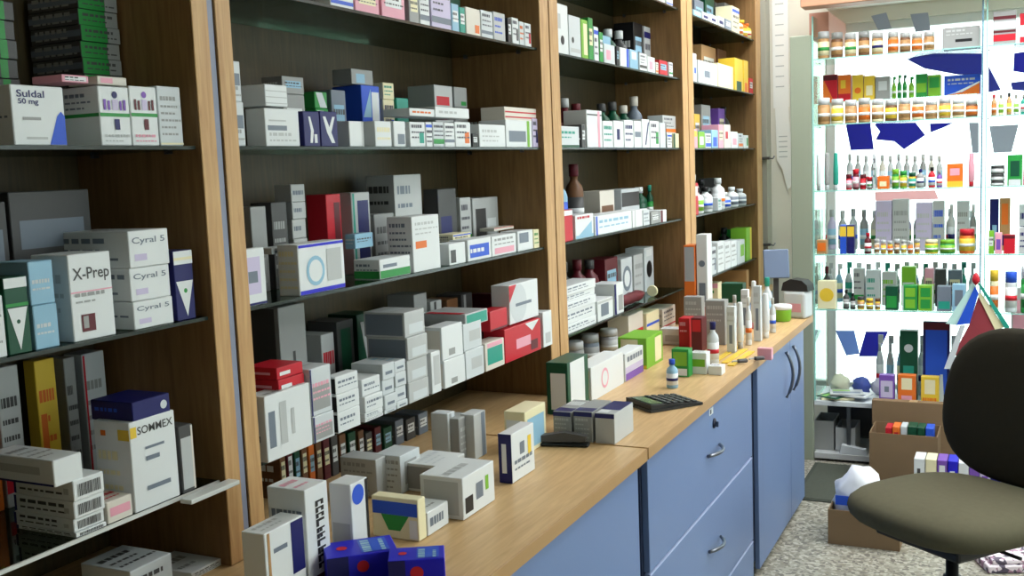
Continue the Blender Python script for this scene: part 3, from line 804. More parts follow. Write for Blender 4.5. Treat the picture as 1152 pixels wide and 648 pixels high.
row(3, 2, 'front', '''
633 645 236 r Fb:w:.82:.98
648 668 241 w Fy:c:.1,.1:.9,.1:.9,.7 Ft:r:.8:.95:1 Fb:c:.02:.15
670 711 240 w Fc:b:.02:.06 Ft:c:.3:.8:2 
712 723 236 w Fc:l:.2:.3
724 731 236 v
733 742 238 g
743 750 236 w Fc:m:.05:.4
''', xf=-1.375)
row(3, 2, 'back', '''
634 644 192 c k:bottle:w:b
648 666 184 B k:bottle:m:d
676 692 214 u Fr:B:.1:.9:.2:.6
700 720 212 v Fb:d:.5:.9 Ft:g:.1:.4:2
724 732 210 D k:bottle:w:D
734 741 208 D k:bottle:t:G
''', xf=-1.50)
row(3, 1, 'front', '''
636 671 360,346,336,328,318 w Ft:q:.3:.8:2
673 690 336 w Fr:q:.2:.7:.2:.8 Fb:l:.85:.97
692 702 318 w Fc:n:.0:.2 Fr:g:.4:.9:.1:.6
''', xf=-1.375)
row(3, 1, 'back', '''
640 650 295 d k:bottle:d:m
655 666 292 m k:bottle:m:d
668 680 292 m k:bottle:d:m
682 696 290 m
700 712 290 v Fo:q:.5:.5:.4 Fo:w:.5:.5:.26
714 724 286 l Ft:g:.2:.8:3
726 736 278 v Fo:k:.5:.5:.3 Fr:w:.2:.8:.8:.95
''', xf=-1.49)
row(3, 0, 'front', '''
640 663 403 d.07 D Fc:w:.12:.8 Sr:w:.2:.9:.1:.8
666 702 404 d.07 w Fo:p:.4:.5:.3 Fo:w:.4:.5:.22 Sr:e:.1:.9:.1:.9
704 724 393 d.06 w Fb:i:.3:.5 Fb:P:.02:.28 Ft:q:.6:.9:1 L:white_carton_with_purple_foot_behind_the_calculator
728 746 376 d.11 L Fr:e:.5:.9:.1:.9 Sr:e:.1:.7:.4:.95 Sb:y:.02:.12 L:lime_and_cream_carton_before_the_red_box_on_the_worktop
''', xf=-1.20)
row(3, 0, 'back', '''
650 664 384 g k:jar:l:g
666 682 376 q k:jar:g:g
686 704 370 s k:jar:l:l
708 724 352 u Fb:r:.1:.5
728 742 350 e Fb:b:.5:.6
746 760 345 u
''', xf=-1.40)
S(750, 763, 436, 404, 0, 'c', [], 'small light blue bottle with blue cap beside the calculator', 'bottle', 'b', 'w')
S(756, 775, 424, 393, .05, 'G', ['Fr:L:.1:.9:.4:.9', 'Fr:w:.1:.9:.05:.3'], 'green and lime carton behind the small light blue bottle', axis='y')
S(777, 795, 421, 397, .05, 'w', ['Fr:L:.1:.9:.35:.7', 'Tt:g:.2:.8:2'], 'white carton with lime panel beside the green one', axis='y')
S(764, 776, 392, 358, .07, 'r', ['Ft:p:.5:.9:2'], 'red carton standing at the front of the grey pair', axis='y')
S(778, 790, 396, 358, .07, 'm', ['Fr:r:.1:.9:.6:.95'], 'maroon carton tight beside the red one', axis='y')
S(770, 790, 378, 334, .05, 'g', ['Ft:l:.5:.9:3'], 'grey carton behind the red one', axis='y')
S(796, 809, 409, 362, 0, 'v', [], 'white bottle with navy cap before the white cylinders', 'bottle', 'n', 'w')
S(794, 816, 388, 338, .06, 'g', ['Ft:l:.5:.9:3'], 'wide grey carton behind the navy-capped bottle', axis='y')
S(771, 783, 372, 276, .09, 'o', ['Fr:s:.05:.95:.58:.98', 'Sr:s:.05:.95:.58:.98'], 'tall orange carton with silver upper half', axis='y')
S(785, 797, 372, 264, .08, 'w', ['Fr:o:.1:.9:.02:.25', 'Fo:q:.5:.7:.3', 'Fo:q:.5:.45:.3', 'Fr:q:.2:.8:.3:.5'], 'tall white carton with orange foot beside the orange one', axis='y')
for i, (a, b, f_, t, c1, cp) in enumerate([(818, 827, 397, 345, 'v', 'l'), (829, 837, 392, 340, 'w', 's'), (839, 846, 388, 334, 'w', 'w'), (848, 856, 384, 322, 'v', 'q'), (857, 866, 380, 330, 'w', 'w'),
        (823, 831, 380, 332, 'v', 'l'), (834, 842, 376, 326, 'w', 's'), (845, 852, 370, 316, 'w', 'p'), (866, 873, 374, 335, 'v', 'l')]):
    L_ = f"{PAL[c1][0]} slim {('carton', 'tube', 'bottle')[i % 3]}{' with '+PAL[cp][0]+' cap' if i % 3 else ''}, {ORD[i]} of the slim goods by the yellow rulers"
    if i % 3 == 0: S(a, b, f_, t, .03, c1, ['Fr:q:.3:.7:.2:.6', 'Ft:l:.65:.9:2'], L_, axis='y')
    else: S(a, b, f_, t, 0, c1, [], L_, ('', 'tube', 'bottle')[i % 3], cp, 'w')
S(858, 869, 366, 312, 0, 'v', [], 'white bottle with teal cap, tallest by the terminal', 'bottle', 't', 'c')
S(812, 836, 350, 319, .07, 'D', ['Fb:w:.02:.3', 'Tt:t:.2:.8:2'], 'dark green carton with white foot behind the slim bottles', axis='y')
S(784, 808, 338, 318, .08, 'e', ['Fb:p:.7:.95', 'Ft:G:.1:.6:2'], 'cream carton with pink band below the last bay', axis='y')
S(800, 840, 326, 304, .06, 'T', ['Fb:B:.0:.2'], 'tan carton lying below the last bay', axis='y')
S(852, 868, 405, 392, .03, 'p', ['Tt:w:.2:.8:2'], 'low pinkish carton at the foot of the slim bottles', axis='y')
S(743, 770, 388, 370, .06, 'w', ['Fr:l:.2:.8:.2:.6', 'Tt:l:.2:.8:2'], 'white carton on the worktop between lime carton and red box', axis='y')
S(730, 746, 371, 348, .05, 'p', ['Fr:r:.1:.9:.1:.6'], 'pink carton with red panel behind the lime and cream carton', axis='y')
S(797, 812, 422, 412, .05, 'w', ['Tt:n:.3:.6:1'], 'flat white card before the navy-capped bottle', axis='y')
# plant pot, terminal, calculator, stapler, rulers
def lathe_thing(name, prof, m, loc, seg=20):
    mb = MB(); mb.lathe(prof, m, seg); return mb.build(name, None, loc)
q = spot(880, 361)
pot = lathe_thing('round_tin', [(.035, 0), (.04, .008), (.042, .05), (.044, .055)], pm('L'), (q.x, q.y, .881)); tag(pot, 'small round lime tin with white lid before the terminal', 'tin')
mb = MB(); mb.lathe([(.045, .0552), (.045, .072), (.038, .076)], pm('w')); mb.build('lid', pot)
q = spot(893, 352)
xt = xat(892, 4.86, .95)
t = empty('payment_terminal', (xt+.012, 4.915, .8812), -.2); tag(t, 'white terminal with black rounded cover at the worktop end beside the lime tin', 'terminal')
mb = MB(); mb.box(-.055, .055, -.05, .05, 0, .125, pm('v'), .012, seg=2); mb.box(-.035, .035, -.0512, -.0502, .03, .07, pm('p')); mb.build('body', t)
mb = MB(); mb.prism([(-.065, 0, .1265), (.065, 0, .1265), (.06, 0, .155), (.035, 0, .176), (-.02, 0, .182), (-.055, 0, .165)], (0, .08, 0), mat('terminal_cover', rgb(26, 26, 28), .4)); c_ = mb.build('cover', t, (0, -.04, 0))
xm = xat(873, 5.02, 1.1)
t = empty('flat_monitor', (xm, 5.02, .8812), .35); tag(t, 'grey-blue tilted flat screen on a foot behind the black terminal cover', 'monitor')
mb = MB(); mb.box(-.05, .05, -.04, .03, 0, .012, pm('d'), .003); mb.box(-.012, .012, .0, .012, .012, .20, pm('d')); mb.build('stand', t)
mb = MB(); R = Matrix.Rotation(-.25, 3, 'X'); mb.box(-.06, .06, -.012, -.0, .17, .31, mat('screen_grey_blue', rgb(104, 120, 146), .35), .004, rot=R); mb.build('screen', t)
KM = mat('calculator_black', rgb(26, 28, 28), .45); KK = mat('key_dark', rgb(52, 60, 56), .5); LCD = mat('lcd_green', rgb(92, 112, 84), .25)
q = spot(746, 455)
t = empty('calculator', (q.x, q.y, .8812), math.radians(52)); tag(t, 'black desk calculator lying on the worktop behind the three navy-topped cartons', 'calculator')
mb = MB(); mb.prism([(.095, -.075, 0), (.095, .075, 0), (-.095, .075, 0), (-.095, -.075, 0)], (0, 0, .008), KM)
mb.prism([(-.09, -.07, .0081), (.09, -.07, .0081), (-.09, -.07, .022)], (0, .14, 0), KM); cb = mb.build('body', t)
RS = Matrix.Rotation(math.atan2(.0139, .18), 3, 'Y')
def on_slope(x): return .0081+(.09-x)/.18*.0139
mb = MB(); mb.box(-.022, .022, -.055, .055, 0, .002, LCD, rot=RS); mb.build('display', t, (-.06, 0, on_slope(-.06)+.0006))
kme = None
for i in range(5):
    for j in range(5):
        x = -.02+i*.024; y = -.052+j*.026
        if kme is None:
            mb = MB(); mb.box(-.008, .008, -.0095, .0095, 0, .004, KK, .0015, rot=RS); k = mb.build('key', t, (x, y, on_slope(x)+.0008)); kme = k
        else:
            k = kme.copy(); COL.objects.link(k); k.parent = t; k.location = (x, y, on_slope(x)+.0008)
q = spot(628, 501)
t = empty('stapler', (q.x, q.y, .8812), math.radians(12)); tag(t, 'black stapler lying on the worktop in front of the navy-topped cartons', 'stapler')
mb = MB(); mb.box(-.085, .085, -.016, .016, 0, .008, KM, .003); mb.build('base', t)
mb = MB(); mb.prism([(-.07, -.012, .010), (.075, -.012, .014), (.078, -.012, .028), (.02, -.012, .038), (-.06, -.012, .026)], (0, .024, 0), pm('d')); mb.build('arm', t)
for i, (a, c, lb) in enumerate((((815, 409), (846, 388), 'yellow wooden ruler lying along the worktop edge by the slim bottles'), ((822, 412), (850, 393), 'yellow ruler lying closest to the blue cabinet'), ((806, 406), (836, 386), 'yellow ruler lying closest to the navy-capped bottle'))):
    A, Bq = spot(*a), spot(*c); v = Bq-A; an = math.atan2(v.y, v.x)
    mb = MB(); L_ = min(v.length, .3); mb.box(0, L_, -.012, .012, 0, .004, pm('y'), .001)
    for k in range(12): mb.box(.01+k*(L_-.02)/12, .0112+k*(L_-.02)/12, -.012, -.005, .004, .0042, pm('d'))
    tag(mb.build('ruler', None, (A.x, A.y, .8812), an), lb, 'ruler', 'yellow rulers')
for i, (px, py) in enumerate(((845, 406), (826, 409))):
    q = spot(px, py); mb = MB(); mb.box(-.02, .02, -.009, .009, .0, .014, pm('d'), .004); mb.tube([(-.02, 0, .008), (-.034, .01, .006), (-.04, 0, .006)], .003, pm('s'))
    tag(mb.build('paper_clip', None, (q.x+.03, q.y, .8856 if i == 0 else .8856), .7), ('dark binder clip at the worktop edge above the cabinet gap', 'dark binder clip lying before the slim bottles')[i], 'clip')
# roll lying on the first shelf of the third bay, dark bags beside it
mb = MB(); mb.lathe([(.022, 0), (.024, .004), (.024, .012), (.010, .014)], pm('e'), axis='y'); q = onx(741, 332, -1.38); tag(mb.build('tape_roll', None, (-1.41, q.y, LV[1]+.0245)), 'cream tape roll at the end of the first shelf, third bay', 'tape roll')
mb = MB(); r_ = random.Random(3)
for k in range(1):
    y0, y1 = yat(704, -1.38, LV[1]), yat(734, -1.38, LV[1]); n = 9
    pts = [(-1.42, y0+(y1-y0)*j/(n-1), LV[1]+.026) for j in range(n)]
    mb.tube(pts, [.010, .02, .024, .021, .025, .022, .025, .018, .008], pm('m'), 10)
tag(mb.build('folded_pouch'), 'dark maroon rolled pouch on the first shelf, third bay', 'pouch')
# ================================================================== last bay
row(4, 5, 'front', '''
780 789 12 c
790 798 14 l Fr:n:.2:.8:.3:.6
799 807 17 w Fr:n:.2:.8:.3:.6
808 815 19 l Fr:n:.2:.8:.3:.6
816 823 22 q
824 832 8 e
834 838 20 e k:bottle:y:o
839 843 22 o k:bottle:y:y
844 848 26 y k:bottle:o:e
''', xf=-1.375)
row(4, 5, 'back', '''
782 792 0 q
794 804 -4 D
806 814 2 k k:bottle:d:d
816 822 4 g
''', xf=-1.50)
row(4, 4, 'front', '''
780 784 60 w Fr:b:.3:.8:.3:.5
786 807 70 w Fr:q:.3:.6:.3:.6 St:g:.1:.9:4 L:wide_white_carton_with_grey_square_on_the_fourth_shelf,_last_bay
808 825 73 e Fr:v:.1:.8:.2:.8
827 836 66 y Fr:D:.2:.8:.0:.3
837 842 68 y Fr:o:.2:.8:.0:.3
843 848 88 r
''', xf=-1.375)
row(4, 4, 'back', '''
790 806 52 T
808 818 56 B
838 844 62 e
''', xf=-1.50)
row(4, 3, 'front', '''
778 785 145 p Fr:y:.1:.9:.6:.9
786 793 148 L Fr:w:.2:.8:.2:.7
794 800 150 w
801 808 146 c Fr:b:.2:.8:.1:.6
809 814 140 p
815 822 140 u Fr:r:.2:.6:.4:.7
823 830 148 w Fr:p:.2:.8:.2:.6
831 836 150 v
837 842 152 w Fr:G:.6:.9:.2:.8
''', xf=-1.375)
row(4, 3, 'back', '''
782 788 128 y
790 800 118 g
801 807 132 D k:bottle:k:t
809 816 122 P
818 824 120 d k:bottle:k:g
826 833 128 P k:bottle:w:n
835 842 134 r
''', xf=-1.49)
row(4, 2, 'front', '''
779 786 206 r Fr:w:.1:.9:.6:.9
788 795 211 w k:bottle:k:L
797 806 210 w k:bottle:k:v
808 812 222 v
813 818 200 w k:bottle:v:w
819 825 216 l k:bottle:w:b
827 834 210 w k:bottle:w:q
836 843 212 v k:bottle:w:q
''', xf=-1.375)
row(4, 2, 'back', '''
784 790 196 w k:bottle:w:d
792 800 202 k k:bottle:k:m
804 810 200 d
''', xf=-1.53)
row(4, 1, 'front', '''
788 792 272 l
794 800 280 m
801 806 278 v
808 815 272 w Ft:g:.2:.9:4
816 822 272 w Ft:g:.2:.9:4
823 829 271 w Ft:g:.2:.9:4
830 838 270 v Fr:L:.4:.9:.3:.8
840 846 256 L Fc:y:.7:.95
''', xf=-1.375)
row(4, 1, 'back', '''
818 826 256 k k:bottle:k:d
828 836 258 G
''', xf=-1.48)
# ================================================================== DISPLAY by the shop window
DY = 5.60; DB = 5.98
DX0, DX1, DX2 = -.962, xat(1104, DY, 1.5), 1.05
DL = [('base', .33), (2, zat(350, -.5, DY)), (3, zat(286, -.5, DY)), (4, zat(212, -.5, DY)), (5, zat(135, -.5, DY)), (6, zat(58, -.5, DY))]
ALU = mat('display_aluminium', rgb(142, 150, 132), .5)
t = empty('window_display', (-.05, 5.8, 0)); tag(t, 'glass display unit with aluminium end post standing against the bright shop window', 'display unit')
def part(name, x0, x1, y0, y1, z0, z1, m, bev=.001, parent=None, own=None):
    mb = MB(); mb.box(x0+.05, x1+.05, y0-5.8, y1-5.8, z0, z1, m, bev)
    return mb.build(name, parent or t)
part('end_post', xat(890, DY, 1.5), DX0-.005, DY, DY+.035, 0, zat(40, -1.0, DY), ALU, .003)
part('base_board', DX0, DX2, DY, DB, .305, .33, pm('v'))
part('bottom_board', DX0, DX2, DY, DB, .015, .045, pm('l'))
part('dark_void_panel', DX0+.01, DX2, DB-.012, DB-.004, .0455, .304, pm('d'))  # dark panel added to stand for the shaded void under the base board
part('support_leg', -.80, -.78, DY+.03, DY+.05, .0452, .304, CHROME)
part('support_leg', .5, .52, DY+.03, DY+.05, .0452, .304, CHROME)
for x in (DX0+.004, DX1, DX2-.01):
    part('glass_upright', x-.0035, x+.0035, DY+.004, DB-.004, .331, 2.34, CLEAR, 0)
    part('upright_edge', x-.004, x+.004, DY, DY+.0035, .331, 2.34, mat('upright_blue_grey', rgb(104, 140, 156), .3) if x == DX1 else CEDGE, 0)
part('upright_edge', DX1+.016, DX1+.022, DY, DY+.0035, .331, 2.34, CEDGE, 0)
LVD = {}
for n, z in DL[1:]:
    LVD[n] = z
    for a, b in ((DX0+.009, DX1-.005), (DX1+.023, DX2-.016)):
        g = empty('display_shelf', ((a+b)/2, 5.8, z)); w = (b-a)/2
        side = 'long bay' if a < -.5 else 'bay beyond the upright'
        tag(g, f"clear glass display shelf, {ORD[n-2]} above the base board, {side}", 'shelf', 'glass shelves of the window display')
        mb = MB(); mb.box(-w, w, DY+.006-5.8, DB-5.8, -.006, -.0004, CLEAR); mb.build('glass_pane', g)
        mb = MB(); mb.box(-w, w, DY+.002-5.8, DY+.0055-5.8, -.006, -.0004, CEDGE); mb.build('front_edge', g)
        for s in (-1, 1):
            mb = MB(); mb.box(s*(w+.001)-.003, s*(w+.001)+.003, -.02, .02, -.012, -.0065, CHROME); mb.build('bracket', g)
LVD[1] = .331
def drow(n, text, yf=DY+.02, dz=0, where='long bay', kind='front', dep=.06):
    nm = {1: 'display base', 2: 'first display shelf', 3: 'second display shelf', 4: 'third display shelf', 5: 'fourth display shelf', 6: 'fifth display shelf'}[n]
    row(0, n, kind, text, xf=yf, z=LVD[n]+dz, dep=dep, front='y', place=f"{nm}, {where}", group=f"goods in the {kind} row, {nm}, {where}")
def many(px0, px1, n, top, cols, cap, gap=1.5, shape='bottle', labs='w', d=.05):
    s = ''; st = (px1-px0)/n
    for i in range(n):
        b = cols[i % len(cols)]; a = px0+i*st
        s += f"{a:.1f} {a+st-gap:.1f} {top+(i*7 % 3)-1} {b} " + (f"k:{shape}:{cap[i % len(cap)]}:{labs[i % len(labs)]}" if shape else f"d.{int(d*100):02d}") + '\n'
    return s
drow(6, many(919, 995, 5, 36, 'TBTBT', 'lg', 2, shape='jar', labs='eT')+many(998, 1052, 4, 36, 'TBTT', 'l', 1.2, shape='jar', labs='oT')+'''
1060 1102 30 d.14 g Fr:k:.35:.8:.28:.42 Ft:l:.6:.9:2 L:grey_carton_with_black_bar_on_the_top_display_shelf
''')
drow(5, many(919, 1101, 12, 111, 'TeTTeB', 'vl', 1.2, shape='jar', labs='TyTo'))
# stepped glass riser at the back of the shelf
zr5 = zat(110, -.5, 5.80)
for a, b, lb in ((DX0+.03, DX1-.03, 'clear glass riser at the back of the fourth display shelf'),):
    mb = MB(); mb.box(a, b, 5.76, 5.95, zr5-.005, zr5-.0004, CLEAR); mb.box(a, a+.005, 5.76, 5.95, LVD[5]+.0002, zr5-.0052, CLEAR); mb.box(b-.005, b, 5.76, 5.95, LVD[5]+.0002, zr5-.0052, CLEAR)
    tag(mb.build('glass_riser'), lb, 'riser')
drow(5, '''
926 942 84 r Fy:o:.0,.0:.8,.0:.0,.9 Fb:m:.8:.98
943 957 84 o Fb:r:.02:.3 Fr:y:.2:.6:.5:.8
959 971 84 y Fo:o:.5:.4:.3
972 984 85 y Fr:e:.2:.8:.2:.6
985 1001 86 g Fr:v:.2:.8:.4:.8
1003 1008 86 L k:spray:G:L
1009 1014 84 G k:spray:G:G
1015 1020 84 G k:spray:D:G
1022 1028 86 L k:spray:G:L
1030 1043 83 G Fr:L:.1:.9:.2:.6
1044 1058 84 L Fr:G:.1:.9:.4:.9
1062 1103 84 b Ft:l:.5:.85:2 Fy:o:.0,.0:.98,.0:.98,.55:.5,.12 Fy:w:.0,.0:.5,.14:.98,.56:.98,.64:.3,.12 L:blue_carton_with_orange_wave_at_the_upright,_upper_tier
''', yf=5.80, dz=zr5-LVD[5], kind='back', where='upper tier', dep=.09)
drow(4, '''
918 923 174 v k:tube:g:w
927 933 172 g k:tube:v:w
937 943 172 t k:tube:v:w
951 958 196 r k:jar:m:p
959 966 190 m k:jar:r:p
967 974 196 r k:jar:m:r
975 981 199 m k:jar:r:w
982 985 174 v
987 1000 198 o Fr:e:.2:.8:.2:.6
1003 1011 190 G k:jar:L:L
1012 1020 192 L k:jar:G:y
1022 1030 194 y k:jar:D:t
1031 1039 190 g k:bottle:n:w
1044 1052 188 r k:bottle:k:w
1053 1060 192 P k:bottle:g:w
1065 1083 184 o Fb:y:.0:.25 Fr:p:.2:.8:.5:.8 L:bright_orange_carton_with_yellow_foot_on_the_third_display_shelf
1089 1096 172 p k:tube:r:w
''')
drow(4, many(952, 1062, 12, 174, 'vlvguv', 'vw', 2, labs='wc'), yf=5.78, kind='back')
drow(3, '''
916 930 270 T Fr:o:.1:.9:.2:.8
945 952 253 b Fb:y:.6:.95
953 961 253 n Fb:y:.6:.95
972 980 262 m k:bottle:r:w
'''+many(983, 1036, 7, 270, 'uTyB', 'lv', 1.5, shape='jar', labs='Tyo')+'''
1040 1055 270 y k:jar:e:L
1056 1075 270 G k:jar:L:L
1078 1097 258 o k:jar:r:y
''')
drow(3, '''
985 1003 226 i Ft:l:.2:.8:4
1004 1022 224 l Ft:g:.2:.8:4
1030 1048 228 i Ft:l:.2:.8:4
1049 1062 226 l
1066 1074 230 l k:bottle:w:v
1076 1090 226 v Ft:g:.2:.8:4
1091 1098 230 g k:bottle:w:v
''', yf=5.80, kind='back')
drow(2, '''
920 940 316 e Fo:y:.5:.5:.4
948 955 326 d k:bottle:k:g
956 962 330 k k:bottle:k:g
964 972 334 y k:jar:d:T
974 982 336 B k:jar:y:y
984 990 336 y k:jar:B:T
996 1010 322 D Fr:G:.1:.9:.1:.6
1015 1032 321 G Fr:v:.0:.08:.0:1 Fr:L:.2:.85:.1:.45 Fr:L:.2:.85:.55:.9
1033 1050 321 L Fr:v:.92:1:.0:1 Fr:G:.15:.8:.1:.45 Fr:G:.15:.8:.55:.9
1054 1070 322 q Fr:t:.1:.9:.1:.4
1071 1086 320 c Fr:q:.2:.8:.2:.8
''')
drow(2, '''
925 934 300 d k:bottle:m:w
960 972 302 l
974 990 304 v Ft:t:.2:.8:3
992 1008 306 l Ft:L:.2:.8:3
1014 1030 300 L Fr:v:.1:.9:.3:.6
1040 1050 302 p
1052 1064 303 d Fr:m:.2:.8:.2:.5
1066 1082 304 q
''', yf=5.80, kind='back')
drow(2, many(918, 1100, 17, 296, 'vlcvguvt', 'vlwt', 2.2, shape='spray', labs='wcet'), yf=5.90, kind='back', where='rearmost')
drow(3, many(918, 1100, 15, 236, 'vilvgui', 'vlw', 2.2, labs='wce'), yf=5.90, kind='back', where='rearmost')
drow(1, many(985, 1102, 10, 378, 'vlctvLui', 'vlw', 3, shape='spray', labs='wcet'), yf=5.86, kind='back', where='rearmost')
drow(1, '''
1012 1032 372 d.06 D Fo:v:.5:.75:.25 Fr:t:.2:.8:.1:.5
1038 1068 362 d.03 n Fr:b:.1:.9:.1:.9 Fb:m:.9:.99 Fy:v:.6,.0:.8,.0:.75,.35:.65,.35 L:navy_panel_carton_at_the_upright_on_the_display_base
''', yf=5.72, kind='back')
drow(1, '''
989 1006 422 d.05 P Fr:i:.1:.9:.2:.8 Fr:q:.35:.65:.4:.6
1010 1030 422 d.05 o Fr:e:.2:.8:.5:.9 Fr:p:.2:.8:.1:.3
1036 1056 424 d.05 y Fr:e:.2:.8:.4:.9 Ft:o:.1:.3:1
''', yf=DY+.03)
# bay beyond the upright
W2 = 'beyond the upright'
drow(6, '''
1117 1143 12 d.12 g Fb:m:.75:.85 Fb:v:.45:.7 Fb:r:.1:.3 Fb:m:.35:.42 L:grey_carton_with_red_bands_beyond_the_upright,_top_display_shelf
1147 1170 14 d.12 r Fb:v:.2:.6
''', where=W2)
drow(5, '''
1115 1121 106 T k:bottle:r:o
1123 1129 106 e k:bottle:g:L
1132 1138 104 T k:bottle:k:y
1140 1146 106 v k:bottle:g:L
1148 1156 106 t k:bottle:g:w
''', where=W2)
drow(4, '''
1114 1130 204,196,186 d k:jar:d:l L:flat_dark_grey_jar_in_the_stack_of_three_beyond_the_display_upright
1133 1150 174 G Fr:D:.2:.8:.3:.8 Fr:v:.1:.9:.0:.2
1151 1162 190 r
''', where=W2)
drow(3, '''
1112 1118 260 L
1119 1127 262 p Fr:P:.2:.8:.2:.7
1129 1142 264 r Fb:m:.8:.98
1146 1160 256 l
''', where=W2)
drow(3, '''
1113 1123 224 n Fr:c:.3:.8:.2:.5
1124 1136 223 T Fr:o:.2:.8:.5:.9 Fr:n:.2:.8:.1:.3
1146 1160 230 v
''', yf=5.80, where=W2, kind='back')
drow(2, '''
1113 1123 304 e k:jar:y:o
1130 1144 306 v k:jar:b:w
1148 1160 300 G k:jar:w:G
''', where=W2)
drow(1, '''
1136 1156 324 d.05 l Fr:L:.1:.9:.1:.45 Fr:p:.1:.9:.5:.9
''', yf=5.75, where=W2)
# posters and stickers on the inside of the shop window (thin card, its own depth)
PY = 6.02
BP = mat('poster_blue', rgb(93, 93, 175), .5); BP2 = mat('poster_pale_blue', rgb(150, 168, 205), .5); GP = mat('poster_grey', rgb(172, 174, 180), .6); NP = mat('poster_navy', rgb(100, 104, 166), .5)
PKP = mat('poster_pink', rgb(225, 192, 192), .6)
for m_ in (BP, BP2, GP, NP, PKP):
    nt = m_.node_tree; p_ = nt.nodes['Principled BSDF']; tr = nt.nodes.new('ShaderNodeBsdfTranslucent'); mx = nt.nodes.new('ShaderNodeMixShader'); mx.inputs[0].default_value = .85
    c_ = p_.inputs['Base Color'].default_value; tr.inputs[0].default_value = c_
    nt.links.new(p_.outputs[0], mx.inputs[1]); nt.links.new(tr.outputs[0], mx.inputs[2]); nt.links.new(mx.outputs[0], nt.nodes['Material Output'].inputs[0])
def poster(pts, m, lab, name='window_poster', y=PY):
    mb = MB(); P = [ony(px, py, y) for px, py in pts]
    c = sum(P, Vector())/len(P); mb.prism([tuple(p-c) for p in P], (0, .003, 0), m)
    tag(mb.build(name, None, c), lab, 'poster', 'cut paper posters behind the display')
poster([(951, 138), (979, 138), (983, 168), (957, 169)], BP, 'blue tilted square poster under the fourth display shelf')
poster([(983, 139), (1030, 138), (1041, 152), (1017, 168), (1006, 159), (985, 157), (990, 148)], BP, 'large blue arrow-shaped poster beside the tilted blue square')
poster([(1046, 139), (1073, 138), (1060, 144), (1047, 149)], BP, 'small blue triangle poster beside the arrow-shaped one')
poster([(1019, 66), (1050, 60), (1105, 60), (1105, 84), (1078, 84), (1040, 77)], NP, 'navy sweeping banner poster below the grey carton')
poster([(1112, 74), (1126, 101), (1112, 104)], NP, 'narrow navy triangle poster beyond the upright')
poster([(1141, 60), (1153, 58), (1153, 82), (1140, 80)], BP, 'blue square poster beyond the upright, upper one')
poster([(1137, 93), (1153, 91), (1153, 102), (1139, 101)], NP, 'navy strip poster beyond the upright, lower one')
poster([(1090, 138), (1101, 138), (1101, 172), (1094, 172)], GP, 'grey tapering poster against the upright')
poster([(1113, 142), (1146, 140), (1138, 171), (1118, 172)], GP, 'grey bucket-shaped poster beyond the upright')
poster([(940, 372), (961, 372), (967, 398), (952, 400)], BP2, 'pale blue slanted poster above the display base')
poster([(974, 373), (999, 373), (987, 401), (966, 401)], BP, 'bright blue slanted poster above the display base')
poster([(984, 216), (1052, 214), (1056, 224), (985, 226)], PKP, 'faint pink lettered strip poster under the third display shelf')
poster([(980, 18), (997, 14), (1003, 32), (988, 34)], GP, 'grey leaf-like poster at the top of the display')
poster([(1024, 16), (1044, 14), (1047, 34), (1030, 36)], GP, 'grey wedge poster at the top of the display')
# pennant hanging from the upright
t = empty('hanging_pennant', tuple(ony(1098, 318, 5.52))); tag(t, 'striped pennant in blue, red and pale green hanging from the glass upright', 'pennant')
o0 = t.location
def cloth(name, pts, m, y, parent=t):
    mb = MB(); P = [ony(px, py, y)-o0 for px, py in pts]; mb.prism([tuple(p) for p in P], (0, .004, 0), m); mb.build(name, parent)
cloth('blue_panel', [(1097, 322), (1101, 330), (1091, 364), (1076, 366)], pm('b'), 5.530)
cloth('pale_green_panel', [(1094, 318), (1097, 322), (1076, 366), (1064, 364)], mat('cloth_pale_green', rgb(186, 222, 214), .7), 5.536)
cloth('white_stripe', [(1080, 366), (1086, 366), (1070, 415), (1062, 415)], pm('v'), 5.524)
cloth('red_panel', [(1101, 332), (1128, 372), (1124, 400), (1072, 400), (1090, 366)], mat('cloth_red', rgb(142, 52, 60), .7), 5.544)
cloth('cream_stripe', [(1099, 330), (1104, 330), (1130, 368), (1120, 372)], pm('e'), 5.538)
cloth('green_cord', [(1099, 318), (1103, 319), (1136, 368), (1132, 372)], pm('t'), 5.530)
mb = MB(); mb.lathe([(.004, -.03), (.016, -.015), (.018, 0), (.012, .02), (.004, .03)], pm('r'), 12); mb.build('red_knot', t, (0, -.012, .02))
# fluff and stuffed things on the display base: cream soft balls and lilac bags
def blob(name, c, r, m, seed, lab, cat, squash=(1, 1, 1)):
    bm = bmesh.new(); bmesh.ops.create_icosphere(bm, subdivisions=3, radius=1); rr = random.Random(seed); ph = [rr.uniform(0, 6) for _ in range(6)]
    zmin = 9
    for v in bm.verts:
        n = 1+.10*math.sin(4*v.co.x+ph[0])*math.sin(5*v.co.y+ph[1])+.08*math.sin(9*v.co.z+ph[2]+3*v.co.x)+.05*math.sin(13*v.co.y+ph[3])
        v.co = Vector((v.co.x*n*r*squash[0], v.co.y*n*r*squash[1], v.co.z*n*r*squash[2])); v.co.z = max(v.co.z, -.8*r*squash[2])
    zmin = min(v.co.z for v in bm.verts)
    for v in bm.verts: v.co.z -= zmin
    for f in bm.faces: f.smooth = True
    me = bpy.data.meshes.new(name); bm.to_mesh(me); bm.free(); me.materials.append(m)
    return tag(link(name, me, None, c), lab, cat)
FL = mat('fluff_cream', rgb(214, 214, 190), .9); LB = mat('bag_lilac', rgb(206, 202, 220), .6); BB = mat('bag_blue', rgb(74, 90, 170), .5)
